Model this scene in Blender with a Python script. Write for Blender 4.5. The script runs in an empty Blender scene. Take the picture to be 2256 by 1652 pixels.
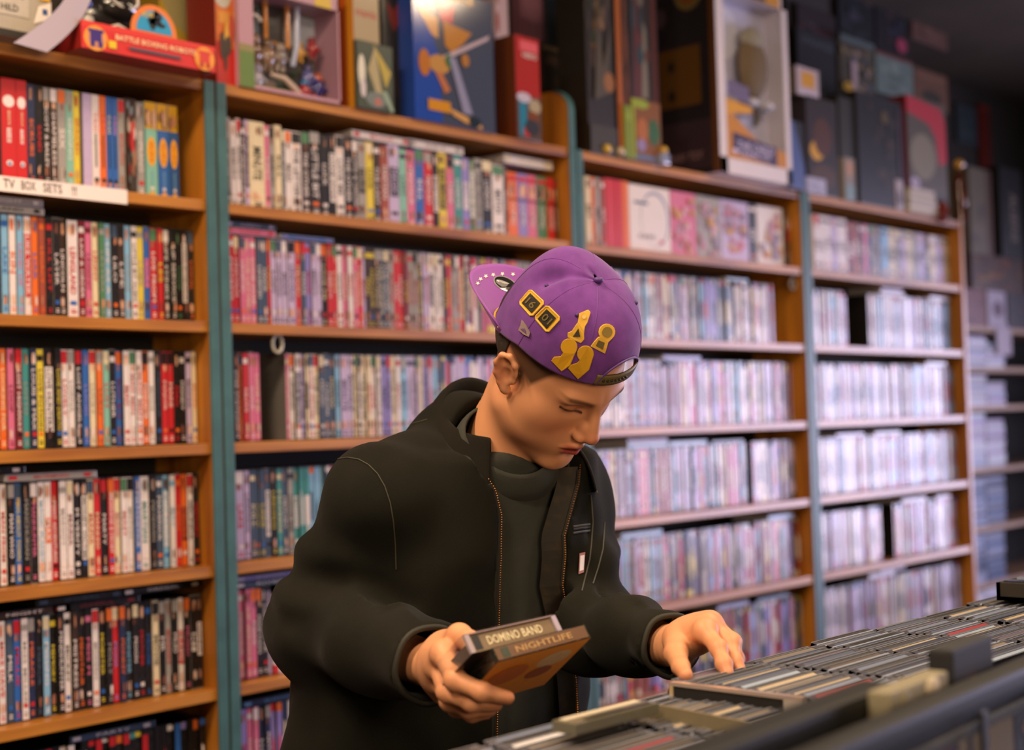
import bpy, bmesh, math, random
import numpy as np
from mathutils import Vector, Matrix
# ------------------------------------------------------------------ camera, world, lights, exposure
SC = bpy.context.scene
COL = SC.collection
F_PX = 3200.0
CAM = Vector((0, 0, 1.45))
YAW, PITCH, ROLL = 0.73390632, 0.03357085, 0.0306335
fw = Vector((math.cos(YAW)*math.cos(PITCH), math.sin(YAW)*math.cos(PITCH), math.sin(PITCH)))
r0 = Vector((math.sin(YAW), -math.cos(YAW), 0)); u0 = r0.cross(fw)
rt = math.cos(ROLL)*r0 - math.sin(ROLL)*u0
up = math.sin(ROLL)*r0 + math.cos(ROLL)*u0
cd = bpy.data.cameras.new('camera'); cam = bpy.data.objects.new('camera', cd); COL.objects.link(cam)
M3 = Matrix((rt, up, -fw)).transposed().to_4x4(); M3.translation = CAM
cam.matrix_world = M3
cd.sensor_width = 36; cd.lens = 36*F_PX/2256; cd.clip_start = .05; cd.clip_end = 60
cd.dof.use_dof = True; cd.dof.focus_distance = 1.88; cd.dof.aperture_fstop = 3.0
cd.dof.aperture_blades = 0
SC.camera = cam
W = bpy.data.worlds.new('world'); SC.world = W; W.use_nodes = True
bg = W.node_tree.nodes['Background']; bg.inputs[0].default_value = (.75, .8, 1, 1); bg.inputs[1].default_value = .25
def area(name, loc, size, power, color, target=None, sizey=None, spread=None):
    l = bpy.data.lights.new(name, 'AREA'); l.shape = 'RECTANGLE'; l.size = size; l.size_y = sizey or size
    l.energy = power; l.color = color
    if spread: l.spread = spread
    o = bpy.data.objects.new(name, l); COL.objects.link(o); o.location = loc
    d = (Vector(target)-Vector(loc)) if target else Vector((0, 0, -1))
    o.rotation_euler = d.to_track_quat('-Z', 'Y').to_euler(); return o
WARM = (1, .74, .5); DAY = (.77, .71, 1)
# ceiling fittings (their housings are built with the room) and daylight through the shop window
LAMPS = [(.35, 1.55, 3.02, 60), (1.75, .2, 3.02, 42), (-.9, .3, 3.02, 60), (3.3, 1.1, 3.02, 26)]
for x, y, z, p in LAMPS: area('ceiling_tube_light', (x, y, z), 1.15, p, WARM, sizey=.22)
area('unseen_fill_light', (-.55, -2.3, 1.75), 1.3, 62, WARM, target=(1.4, 1.4, 1.2), sizey=.9)  # unseen warm fill, added to brighten the face from the camera side
area('window_daylight', (8.35, -.35, 1.35), 3.3, 118, DAY, target=(3.0, 1.4, 1.0), sizey=1.7, spread=math.radians(112))
SC.view_settings.view_transform = 'Standard'; SC.view_settings.look = 'None'
SC.view_settings.gamma = 1; SC.view_settings.use_curve_mapping = False
SC.view_settings.exposure = -0.1
try:
    SC.cycles.use_denoising = True; SC.cycles.max_bounces = 6; SC.cycles.transparent_max_bounces = 6
    SC.cycles.caustics_reflective = False; SC.cycles.caustics_refractive = False
except Exception: pass
# ------------------------------------------------------------------ helpers
def ray(px, py):
    return (fw + rt*((px-1128)/F_PX) - up*((py-826)/F_PX))
def at(px, py, Y):                       # the place where the line of sight meets the upright plane Y
    d = ray(px, py); return CAM + d*(Y/d.y)
def atd(px, py, z):                      # ... at a distance along the view axis
    return CAM + ray(px, py)*z
def atz(px, py, h):
    d = ray(px, py); return CAM + d*((h-CAM.z)/d.z)
def proj(p):
    v = Vector(p)-CAM; z = v.dot(fw); return (1128+F_PX*v.dot(rt)/z, 826-F_PX*v.dot(up)/z, z)
def lin(c): return c/12.92 if c <= .04045 else ((c+.055)/1.055)**2.4
def C(r, g=None, b=None):
    if g is None:
        if isinstance(r, str): r, g, b = [int(r[i:i+2], 16) for i in (0, 2, 4)]
        else: r, g, b = r
    return (lin(r/255), lin(g/255), lin(b/255), 1)
NAMES = {}
def link(o, parent=None):
    COL.objects.link(o)
    if parent is not None: o.parent = parent
    return o
USED = {}
def tag(o, label=None, cat=None, group=None, kind=None):
    if label:
        n = len(label.split())
        
        if not 4 <= n <= 16: print('LABEL LENGTH', n, label)
        if label in USED: print('DUPLICATE LABEL', label)
        USED[label] = 1; o['label'] = label
    if cat: o['category'] = cat
    if group: o['group'] = group
    if kind: o['kind'] = kind
    return o
def empty(name, loc=(0, 0, 0), rz=0, label=None, cat=None, group=None, kind=None):
    o = bpy.data.objects.new(name, None); o.location = loc; o.rotation_euler = (0, 0, rz); link(o)
    o.empty_display_size = .02
    return tag(o, label, cat, group, kind)
class MB:
    """collects faces with a colour and a material index; builds ONE mesh object"""
    def __init__(s): s.v = []; s.f = []; s.c = []; s.m = []; s.M = None
    def face(s, pts, col=(1, 1, 1, 1), m=0):
        n = len(s.v); s.v += [tuple(p) for p in pts]; s.f.append(tuple(range(n, n+len(pts)))); s.c.append(col); s.m.append(m)
    def mesh(s, verts, faces, col=(1, 1, 1, 1), m=0):
        n = len(s.v); s.v += [tuple(p) for p in verts]
        for f in faces: s.f.append(tuple(i+n for i in f)); s.c.append(col); s.m.append(m)
    def box(s, a, b, col=(1, 1, 1, 1), m=0, ch=0):
        x0, y0, z0 = a; x1, y1, z1 = b
        if ch <= 0:
            V = [(x0,y0,z0),(x1,y0,z0),(x1,y1,z0),(x0,y1,z0),(x0,y0,z1),(x1,y0,z1),(x1,y1,z1),(x0,y1,z1)]
            F = [(0,3,2,1),(4,5,6,7),(0,1,5,4),(1,2,6,5),(2,3,7,6),(3,0,4,7)]
            s.mesh(V, F, col, m); return
        bm = bmesh.new(); bmesh.ops.create_cube(bm, size=1)
        for v in bm.verts: v.co = Vector(((x0+x1)/2+v.co.x*(x1-x0), (y0+y1)/2+v.co.y*(y1-y0), (z0+z1)/2+v.co.z*(z1-z0)))
        bmesh.ops.bevel(bm, geom=bm.edges[:], offset=ch, segments=2, affect='EDGES', profile=.6)
        bm.verts.index_update(); s.mesh([v.co[:] for v in bm.verts], [[v.index for v in f.verts] for f in bm.faces], col, m); bm.free()
    def prism(s, pts, dirv, col=(1,1,1,1), m=0, cap=True):
        n = len(pts); a = [Vector(p) for p in pts]; b = [p+Vector(dirv) for p in a]
        F = [(i, (i+1) % n, (i+1) % n+n, i+n) for i in range(n)]
        if cap: F += [tuple(range(n))[::-1], tuple(range(n, 2*n))]
        s.mesh(a+b, F, col, m)
    def tube(s, pts, r, col=(1,1,1,1), m=0, n=8, closed=False):
        P = [Vector(p) for p in pts]; R = r if isinstance(r, (list, tuple)) else [r]*len(P)
        V = []; F = []; prev = None; L = len(P)
        for i, p in enumerate(P):
            t = (P[(i+1) % L]-P[i-1]) if closed else (P[min(i+1, L-1)]-P[max(i-1, 0)])
            t.normalize()
            if prev is None:
                a = t.orthogonal().normalized()
            else:
                a = (prev - t*prev.dot(t)); a = a.normalized() if a.length > 1e-6 else t.orthogonal().normalized()
            prev = a; b = t.cross(a)
            for k in range(n):
                w = 2*math.pi*k/n; V.append(p+(a*math.cos(w)+b*math.sin(w))*R[i])
        for i in range(L if closed else L-1):
            j = (i+1) % L
            for k in range(n): F.append((i*n+k, i*n+(k+1) % n, j*n+(k+1) % n, j*n+k))
        if not closed: F += [tuple(range(n))[::-1], tuple(range((L-1)*n, L*n))]
        s.mesh(V, F, col, m)
    def ball(s, c, r, col=(1,1,1,1), m=0, n=12, k=8):
        if not isinstance(r, (tuple, list)): r = (r, r, r)
        V = [(c[0], c[1], c[2]+r[2])]; F = []
        for i in range(1, k):
            t = math.pi*i/k
            for j in range(n):
                w = 2*math.pi*j/n; V.append((c[0]+r[0]*math.sin(t)*math.cos(w), c[1]+r[1]*math.sin(t)*math.sin(w), c[2]+r[2]*math.cos(t)))
        V.append((c[0], c[1], c[2]-r[2])); e = len(V)-1
        for j in range(n): F.append((0, 1+j, 1+(j+1) % n)); F.append((e, e-n+(j+1) % n, e-n+j))
        for i in range(k-2):
            for j in range(n): a = 1+i*n+j; b = 1+i*n+(j+1) % n; F.append((a, a+n, b+n, b))
        s.mesh(V, F, col, m)
    def data(s, name, mats, smooth=False):
        me = bpy.data.meshes.new(name); me.from_pydata(s.v, [], s.f)
        for m in (mats if isinstance(mats, (list, tuple)) else [mats]): me.materials.append(m)
        me.polygons.foreach_set('material_index', s.m)
        ca = me.color_attributes.new('Col', 'FLOAT_COLOR', 'CORNER')
        ln = [len(f) for f in s.f]; cols = np.repeat(np.array(s.c, dtype=np.float32), ln, axis=0)
        ca.data.foreach_set('color', cols.ravel())
        if smooth: me.polygons.foreach_set('use_smooth', [True]*len(s.f))
        me.update(); return me
    def build(s, name, mats, parent=None, smooth=False, loc=None):
        o = bpy.data.objects.new(name, s.data(name, mats, smooth)); link(o, parent)
        if loc: o.location = loc
        if smooth:
            try: o.data.set_sharp_from_angle(angle=math.radians(50))
            except Exception: pass
        return o
# ------------------------------------------------------------------ materials
MATS = {}
def mat(name, col=None, rough=.5, coat=0, metal=0, spec=.5, vc=False, noise=None, bump=None, emit=None, alpha=None, sheen=0, sub=0, fac=1):
    if name in MATS: return MATS[name]
    m = bpy.data.materials.new(name); m.use_nodes = True; N = m.node_tree.nodes; L = m.node_tree.links
    b = N['Principled BSDF']; b.inputs['Roughness'].default_value = rough; b.inputs['Metallic'].default_value = metal
    b.inputs['Specular IOR Level'].default_value = spec; b.inputs['Coat Weight'].default_value = coat; b.inputs['Coat Roughness'].default_value = .12
    b.inputs['Sheen Weight'].default_value = sheen
    if sub: b.inputs['Subsurface Weight'].default_value = sub; b.inputs['Subsurface Radius'].default_value = (.012, .005, .003); b.inputs['Subsurface Scale'].default_value = 1
    tc = N.new('ShaderNodeTexCoord'); src = None
    if vc:
        a = N.new('ShaderNodeVertexColor'); a.layer_name = 'Col'; src = a.outputs['Color']
    if col is not None and not vc: b.inputs['Base Color'].default_value = col
    if noise:                           # (scale vector or number, colour 2, low, high, strength)
        sc, c2, lo, hi = noise[:4]
        mp = N.new('ShaderNodeMapping'); mp.inputs['Scale'].default_value = sc if isinstance(sc, tuple) else (sc,)*3
        L.new(tc.outputs['Object'], mp.inputs[0]); nz = N.new('ShaderNodeTexNoise'); nz.inputs['Scale'].default_value = 1; nz.inputs['Detail'].default_value = 5
        L.new(mp.outputs[0], nz.inputs['Vector']); rp = N.new('ShaderNodeMapRange'); rp.inputs['From Min'].default_value = lo; rp.inputs['From Max'].default_value = hi
        L.new(nz.outputs['Fac'], rp.inputs['Value']); mx = N.new('ShaderNodeMix'); mx.data_type = 'RGBA'
        if len(noise) > 4: rp.inputs['To Max'].default_value = noise[4]
        L.new(rp.outputs[0], mx.inputs['Factor'])
        if src: L.new(src, mx.inputs['A'])
        else: mx.inputs['A'].default_value = col
        mx.inputs['B'].default_value = c2; src = mx.outputs['Result']
    if src: L.new(src, b.inputs['Base Color'])
    if bump:                            # (scale, strength, distance)
        nz = N.new('ShaderNodeTexNoise'); nz.inputs['Scale'].default_value = 1; nz.inputs['Detail'].default_value = 6
        mp = N.new('ShaderNodeMapping'); mp.inputs['Scale'].default_value = bump[0] if isinstance(bump[0], tuple) else (bump[0],)*3
        L.new(tc.outputs['Object'], mp.inputs[0]); L.new(mp.outputs[0], nz.inputs['Vector'])
        bp = N.new('ShaderNodeBump'); bp.inputs['Strength'].default_value = bump[1]; bp.inputs['Distance'].default_value = bump[2]
        L.new(nz.outputs['Fac'], bp.inputs['Height']); L.new(bp.outputs[0], b.inputs['Normal'])
    if emit: b.inputs['Emission Color'].default_value = emit[0]; b.inputs['Emission Strength'].default_value = emit[1]
    if alpha is not None: b.inputs['Alpha'].default_value = alpha
    MATS[name] = m; return m
wood = mat('pine_wood', C('bb7a26'), .42, coat=.15, noise=((2.5, 30, 30), C('874b16'), .38, .68), bump=((3, 60, 60), .15, .001))
wood_side = mat('pine_side', C('bf7b24'), .45, coat=.1, noise=((26, 26, 2.2), C('8c4f16'), .38, .7), bump=((60, 60, 3), .12, .001))
teal = mat('teal_paint', C('426b6c'), .45, spec=.35, noise=(14, C('38595b'), .35, .7))
blackboard = mat('black_board', C('17130f'), .8)
sleeve = mat('printed_sleeve', rough=.33, spec=.35, coat=.12, vc=True, noise=((420, 420, 150), C('6c6070'), .52, .8, .38))
plain = mat('printed_card', rough=.4, spec=.4, coat=.12, vc=True, noise=((160, 160, 90), C('5a5250'), .55, .85, .3))
ink = mat('flat_ink', rough=.45, vc=True)
matte = mat('matte_colour', rough=.75, vc=True)
casek = mat('case_plastic', rough=.33, coat=.1, vc=True)
def glassy(name, tint, gl=.1, ro=.05):
    m = bpy.data.materials.new(name); m.use_nodes = True; N = m.node_tree.nodes; L = m.node_tree.links; N.clear()
    o = N.new('ShaderNodeOutputMaterial'); t = N.new('ShaderNodeBsdfTransparent'); t.inputs[0].default_value = tint
    g = N.new('ShaderNodeBsdfGlossy'); g.inputs['Roughness'].default_value = ro; x = N.new('ShaderNodeMixShader')
    fr = N.new('ShaderNodeMath'); fr.operation = 'POWER'; fr.inputs[1].default_value = 3.5; lw = N.new('ShaderNodeLayerWeight'); lw.inputs[0].default_value = .4; L.new(lw.outputs['Facing'], fr.inputs[0]); ad = N.new('ShaderNodeMath'); ad.operation = 'ADD'; ad.inputs[1].default_value = gl
    L.new(fr.outputs[0], ad.inputs[0]); L.new(ad.outputs[0], x.inputs[0]); L.new(t.outputs[0], x.inputs[1]); L.new(g.outputs[0], x.inputs[2]); L.new(x.outputs[0], o.inputs[0])
    return m
clear = glassy('clear_plastic', (.95, .96, .98, 1), .01)
counterglass = glassy('counter_glass', (.9, .93, .96, 1), .06)
# text outlines as flat meshes, cached per string
TXT = {}
def _mktext(strings):
    objs = []
    for s, sp in strings:
        cu = bpy.data.curves.new('t', 'FONT'); cu.body = s; cu.size = 1; cu.resolution_u = 2; cu.align_x = 'CENTER'; cu.align_y = 'CENTER'; cu.offset = .012
        o = bpy.data.objects.new('t', cu); COL.objects.link(o); objs.append((s, o))
    bpy.context.view_layer.update(); dg = bpy.context.evaluated_depsgraph_get()
    for s, o in objs:
        me = bpy.data.meshes.new_from_object(o.evaluated_get(dg))
        v = np.array([p.co[:2] for p in me.vertices]) if len(me.vertices) else np.zeros((0, 2))
        f = [tuple(p.vertices) for p in me.polygons]
        if len(v):
            v = v-(v.max(0)+v.min(0))/2
            TXT[s] = (v, f, np.ptp(v[:, 0]), np.ptp(v[:, 1]))
        bpy.data.meshes.remove(me)
    for s, o in objs:
        cu = o.data; bpy.data.objects.remove(o); bpy.data.curves.remove(cu)
def text(mb, s, c, ux, uy, w, h, col, m=0):
    """lettering centred at c, fitted into w along ux and h along uy"""
    if s not in TXT: _mktext([(s, 0)])
    v, f, W_, H_ = TXT[s]; sx = w/W_; sy = h/H_
    c, ux, uy = Vector(c), Vector(ux), Vector(uy)
    mb.mesh([c+ux*(p[0]*sx)+uy*(p[1]*sy) for p in v], f, col, m)
class Face:
    """a printed face: rectangle O + u*U + v*V (u,v in 0..1), artwork layered in front of it"""
    def __init__(s, mb, O, U, V, N, base, m=0):
        s.mb, s.O, s.U, s.V, s.N, s.k, s.m = mb, Vector(O), Vector(U), Vector(V), Vector(N).normalized(), 0, m
        s.rect(0, 0, 1, 1, base)
    def p(s, u, v): return s.O+s.U*u+s.V*v+s.N*(.0005+.00025*s.k)
    def poly(s, pts, col): s.mb.face([s.p(*q) for q in pts], col, s.m); s.k += 1
    def rect(s, u0, v0, u1, v1, col): s.poly([(u0, v0), (u1, v0), (u1, v1), (u0, v1)], col)
    def ell(s, u, v, a, b, col, n=16, rot=0):
        s.poly([(u+a*math.cos(t)*math.cos(rot)-b*math.sin(t)*math.sin(rot), v+a*math.cos(t)*math.sin(rot)+b*math.sin(t)*math.cos(rot)) for t in [2*math.pi*i/n for i in range(n)]], col)
    def text(s, t, u, v, w, h, col, rot=0):
        a, b = s.U.normalized(), s.V.normalized(); 
        if rot: a, b = -b, a
        W_, H_ = (w*s.U.length, h*s.V.length) if not rot else (h*s.V.length, w*s.U.length)
        text(s.mb, t, s.p(u, v), a, b, W_, H_, col, s.m); s.k += 1
    def blobs(s, rng, n, cols, u0=0, v0=0, u1=1, v1=1, sz=.12):
        for _ in range(n):
            a = min(rng.uniform(.3, 1)*sz, (u1-u0)/2); b = min(rng.uniform(.3, 1)*sz*.6, (v1-v0)/2)
            u = rng.uniform(u0+a, max(u0+a, u1-a)); v = rng.uniform(v0+b, max(v0+b, v1-b))
            s.ell(u, v, min(a, (u1-u0)/2), min(b, (v1-v0)/2), rng.choice(cols), 8, rng.uniform(-.1, .1))
# ------------------------------------------------------------------ the room
X1, Y0, BW, Z0, PIT = 1.8055, 2.4299, 1.16557, 2.173, .248     # first post, shelf front plane, bookcase width, top board, shelf pitch
XB = {1: X1-BW, 2: X1, 3: X1+BW, 4: X1+2*BW}; XE = X1+3*BW
wallm = mat('dark_wall', C('2e2721'), .8, noise=(3, C('231e19'), .4, .7))
ceilm = mat('ceiling_paint', C('544739'), .85, noise=(2, C('40362c'), .4, .7))
floorm = mat('floor_carpet', C('4b4038'), .95, noise=(60, C('2e2822'), .4, .65), bump=(200, .4, .004))
def struct(name, a, b, m, ch=0):
    q = MB(); q.box(a, b, ch=ch); return tag(q.build(name, m), kind='structure')
CEIL = 3.06
struct('floor', (-3, -3.4, -.05), (8.7, 3.2, 0), floorm)
struct('ceiling', (-3, -3.4, CEIL), (8.7, 3.2, CEIL+.05), ceilm)
struct('wall_back', (-3, 2.74, 0), (5.45, 3.2, CEIL), wallm)
struct('wall_back_recess', (5.45, 3.1, 0), (8.6, 3.2, CEIL), wallm)
struct('wall_left', (-3.1, -3.4, 0), (-3, 3.2, CEIL), wallm)
struct('wall_front', (-3, -3.5, 0), (8.6, -3.4, CEIL), wallm)
q = MB()                                                        # end wall with the shop window opening
for a, b in (((8.6, -3.4, 0), (8.7, -2.1, CEIL)), ((8.6, 1.4, 0), (8.7, 3.2, CEIL)), ((8.6, -2.1, 0), (8.7, 1.4, .35)), ((8.6, -2.1, 2.35), (8.7, 1.4, CEIL))): q.box(a, b)
tag(q.build('wall_right', wallm), kind='structure')
q = MB(); fr = C('cfc8bd')
for a, b in (((8.57, -2.1, .35), (8.66, -2.03, 2.35)), ((8.57, 1.33, .35), (8.66, 1.4, 2.35)), ((8.57, -2.1, .35), (8.66, 1.4, .42)), ((8.57, -2.1, 2.28), (8.66, 1.4, 2.35)), ((8.58, -.38, .35), (8.65, -.32, 2.35))): q.box(a, b, fr)
win = tag(q.build('window_1', ink), kind='structure')
q = MB(); q.box((8.61, -2.05, .4), (8.62, 1.35, 2.3)); q.build('pane', clear, win)
lampw = mat('tube_diffuser', C('ffe9cf'), .5, emit=(C('ffd9ae'), 3.0))
for i, (x, y, z, p) in enumerate(LAMPS):
    e = empty('ceiling_light', (x, y, CEIL), 0, ['ceiling tube light nearest the left bookcase', 'ceiling tube light over the disc bin', 'ceiling tube light behind the camera', 'ceiling tube light farthest along the aisle'][i], 'ceiling light', 'tube lights on the ceiling')
    q = MB(); q.box((-.62, -.15, -.03), (.62, .15, 0), C('b8ac9c'), ch=.006); q.build('housing', ink, e)
    for s in (-1, 1):
        q = MB(); q.tube([(-.57, .06*s, -.032), (.57, .06*s, -.032)], .006, C('fff2dd')); q.build('tube', lampw, e)
e = empty('wall_light', (-.6, -2.42, 1.75), math.atan2(3.8, 2.0)-math.pi/2, 'added warm fill light box, unseen on the wall behind the camera', 'fill light')  # made-up fixture for the added fill light, out of view
q = MB(); q.box((-.66, -.12, -.46), (.66, -.02, .46), C('b8ac9c'), ch=.01); q.build('housing', ink, e); q = MB(); q.box((-.63, -.02, -.43), (.63, -.01, .43)); q.build('fill_panel', lampw, e)
# ------------------------------------------------------------------ bookcases
BN = {1: 'left bookcase', 2: 'second bookcase', 3: 'third bookcase', 4: 'fourth bookcase'}
BLAB = {1: 'tall pine bookcase at the far left, its right post teal', 2: 'tall pine bookcase of film cases behind the customer, second from left',
        3: 'tall pine bookcase right of the purple cap, third from left', 4: 'rightmost tall pine bookcase before the gap at the end'}
for b in (1, 2, 3, 4):
    x0 = XB[b]; e = empty('bookcase', (x0, Y0, 0), 0, BLAB[b], 'bookcase', 'pine bookcases along the back wall')
    for s in (0, 1):
        xa = .004 if s == 0 else BW-.026
        q = MB(); q.box((xa, 0, 0), (xa+.022, .2, Z0-.0005), ch=.001)
        q.build('side_panel', wood_side, e)
        q = MB(); top = Z0-.0005
        q.box((xa-.001, -.004, 0), (xa+.023, .001, top), ch=.0008); q.build('upright_strip' if (b, s) != (4, 1) else 'edge_strip', teal if (b, s) != (4, 1) else wood_side, e)
    for k in range(9):
        q = MB(); q.box((.026, .002, Z0-PIT*k-.022), (BW-.026, .2, Z0-PIT*k), ch=.0015); q.build('shelf', wood, e)
    q = MB(); q.box((.02, .2, .1), (BW-.02, .205, Z0)); q.build('back_panel', blackboard, e)
xe = X1+BW-.026; g = empty('end_board', (xe, Y0, Z0), 0, 'rounded pine end board rising above the second bookcase top with teal edge', 'end board')
prf = [(.001, 0), (.001, .10)]+[(.001+.07*(1-math.cos(t)), .10+.06*math.sin(t)) for t in [math.pi*i/20 for i in range(1, 11)]]+[(.2, .16), (.2, 0)]
q = MB(); q.prism([(.001, y, z) for y, z in prf], (.02, 0, 0)); q.build('board', wood_side, g)
q = MB(); pp = [(0, -.0045, 0), (0, -.0045, .10)]+[(0, -.0045+.07*(1-math.cos(t)), .10+.065*math.sin(t)) for t in [math.pi*i/20 for i in range(1, 9)]]
for a_, b_ in zip(pp[:-1], pp[1:]): q.prism([(-.001, a_[1]-.0, a_[2]), (-.001, b_[1], b_[2]), (-.001, b_[1]+.003, b_[2]-.0005), (-.001, a_[1]+.003, a_[2]-.0005)], (.024, 0, 0))
q.build('edge_strip', teal, g)
q = MB(); q.tube([(-.001, .15, .07), (.0005, .15, .07)], .008, C('3a2412'), n=12); q.build('wood_knot', ink, g)
# ------------------------------------------------------------------ film cases
PAL = dict(k=('black', '1d1a18'), n=('navy', '26304f'), b=('blue', '2f62ad'), s=('sky blue', '7fb0d0'), t=('teal', '3f8a88'), g=('green', '4d7d57'),
           w=('white', 'dfd4d2'), c=('cream', 'dccba6'), r=('red', 'c3262a'), m=('maroon', '7a2226'), p=('pink', 'cf6a8c'), v=('violet', '8c7fc0'),
           o=('orange', 'df6a26'), y=('yellow', 'd9c23c'), e=('grey', '9a948f'), d=('dark brown', '3b2a20'), x=('slate blue', '3f5066'), l=('lilac', 'bba9cc'), a=('rusty', '9a4a38'), f=('seafoam', '7fb6a4'))
PC = {k: C(v[1]) for k, v in PAL.items()}
FACEC = [C('c98a6a'), C('8d5a48'), C('e0b090'), C('4a2f28')]
YF = Y0+.042
def spine_art(F, base, tc, title, rng, plainb=False):
    st = rng.random(); B = PC[base]; T = PC[tc]
    if not plainb:
        if st < .35: F.rect(.04, .86, .96, .99, PC[rng.choice('kwrxegoc')]); F.blobs(rng, 2, FACEC, .1, .78, .9, .86, .2)
        elif st < .6: F.rect(.06, .88, .94, .94, T)
        else: F.blobs(rng, 3, FACEC+[T], .1, .84, .9, .97, .2)
    n = len(title)
    ln = min(.62, .055*n+.05); c0 = rng.uniform(.46, .54)
    if st > .9: F.rect(.1, c0-ln/2-.02, .9, c0+ln/2+.02, T); T = B
    F.text(title, .5, c0, .55 if n > 3 else .7, ln, T, rot=1)
    if not plainb:
        if rng.random() < .5: F.blobs(rng, 3, FACEC+[PC['w']], .12, .09, .88, .2, .2)
        else: F.rect(.2, .12, .8, .16, PC[rng.choice('rwobk')])
    F.rect(.25, .035, .75, .05, T); F.rect(.25, .065, .75, .075, T)
TITLES = ['THE VILLAGE', 'LINCOLN', 'LEGEND', 'LAW & ORDER', 'LITTLE BIT', 'LIVE FROM', 'LIFE STINKS', 'LIP SERVICE', 'MILK', 'MINOTAUR', 'MISTRESS', 'THE LAST', 'THE LETTER',
          'LOVE ME', 'KILL', 'THE OTHER', 'MATCH', 'MAD', 'MADE', 'MASTER', 'MARTIAN', 'LUCK', 'LOST', 'LONDON', 'LONE STAR', 'MACHINE', 'MAGIC', 'NIGHT', 'LAKE', 'MEET', 'MEMORY', 'MERCY', 'LUST', 'MINUTE']
ROWS1 = {   # left bookcase, read left to right as far as the post: colour, lettering colour, words, width in mm (0 = standard)
 2: 'kyA IN DARK;dkX;xeTHE VILLAGE;sbLAKE;woKIN;spLAND OF;wrLIKE WATER;obLIAR;aoLEGACY;krKILL LIST;kwLAYER;dwLINCOLN;wrLENGLAND,24;mwLAW & ORDER;pmLEGEND;crLENNY;geLETTERS;swLIFE AS A;kwLILO;dwLIFE;seLIVING;wkLITTLE BIT ALIEN;yeLAMB;bpLOLA;rwLIVE FROM,17;ryLES,14;kwLIFE STINKS;kwLIP SERVICE;kgLOOK;kwLIVING IN OBLIVION;koLOCAL',
 3: 'cdLEON,16;ocLOOKING FOR;pmLOOP;mwLOST HIGHWAY;teLOTTO;nwLOUIS & MAX;ykLOVE POTION;kwLOVE HUNTERS,22;kyLOVE AND DEATH;wrLOVELY;weLORNA;kwLOST ANGELS;bvLUCID;ceLUCKY;oaLULU;frLUST;kwLUTHER;bmMAD BUS;wrMAD;wrMAD MEN;wrMAD MEN II;owMADAME;weMADE;kxMAGNOLIA;rwMAJOR;rwMAKE;krMAN;kwMANDY;lkMANIA;coMAPS,12',
 4: 'kwMAN LEDGE;kyMAN OF MIRACLES II;wrMAN FROM;kwMAN WHO;byMAN ABOUT TOWN;keMANCHURIAN;kpMANHUNTER;wsMAGIC PLANET;woMAX;rwMANY ADVENTURES;weMARGOT,16;wmMARIA;kwM VERITY;kwMONEY VICTIM;crMAFIA,15;rcMARKED;kwMARTY;rwMARRIAGE & DECEIT;cpMASK;wrMAST;weMATCH;bwMATCHSTICK;wtMARTIAN,22;keMATEWAN;xwMAVERICK;swMAX PAYNE;wsMAY;roMEAN;omMEDEA;wkMELINDA;krMEMORY',
 5: 'kwA MIGHTY HEART;wpMIDNIGHT;wrMIKE DAVE;xwMILK;brMILLIE;weMISS MILLER;noMIRACLE;kxMIRROR;swMISSING;kyMEMORY;kwMINDHUNTER;wkMICKEY;dwMISTRESS;koMINOTAUR;kpMISS M;weMODERN;kyMOBSTER;keMOLLY;rvMONA;noMONKEY;ksMONSTER;kwMOON;krMOTHER;kbMOUSE;ckMOVIE,16;kwMR;erMOZART;kwMUD;wrMUMMY;kpMUSIC;kwMY,16;kwNANNY',
 6: 'kxNOW;krOUT;erORDER;kwOXYGEN;wrOTHER;wkONE;ryOPEN;kwORCA;rwOTTO;kwOVER;cmPACT;wkPALE;krPARIS;ryPAST;kyPEARL;krPET;koPINK;krPLAN;ktPLAY;kyPOLO;rkPOOL;ksPOST;kyPREY;krPUSH;kwRAGE;bwRAIN;kvRANGE;krRAVEN;kyREAL;kwREBEL',
}
ORD = ['zeroth', 'first', 'second', 'third', 'fourth', 'fifth', 'sixth', 'seventh', 'eighth', 'ninth', 'tenth', 'eleventh', 'twelfth', 'thirteenth', 'fourteenth', 'fifteenth', 'sixteenth', 'seventeenth', 'eighteenth', 'nineteenth']
def ordi(n):
    if n < 20: return ORD[n]
    if n < 100: return {20: 'twentieth', 30: 'thirtieth', 40: 'fortieth'}.get(n) or ({2: 'twenty', 3: 'thirty', 4: 'forty', 5: 'fifty', 6: 'sixty', 7: 'seventy'}[n//10]+'-'+ORD[n % 10] if n % 10 else {5: 'fiftieth', 6: 'sixtieth', 7: 'seventieth'}[n//10])
def px2x(px, k, Y=YF): return at(px, proj((2.5, Y, Z0-PIT*k+.1))[1] if False else 826, Y).x
RG = random.Random(7)
def xat(px, z, Y=None):                  # shelf X under a photo column at height z
    Y = YF if Y is None else Y; lo, hi = -1.5, 9
    for _ in range(40):
        mid = (lo+hi)/2
        if proj((mid, Y, z))[0] < px: lo = mid
        else: hi = mid
    return (lo+hi)/2
GAPS = {(2, 3): [(572, 630)], (3, 2): [(1706, 1752)], (4, 2): [(1868, 1914)], (4, 5): [(1944, 1970)], (3, 4): [(1648, 1656)]}
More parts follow.
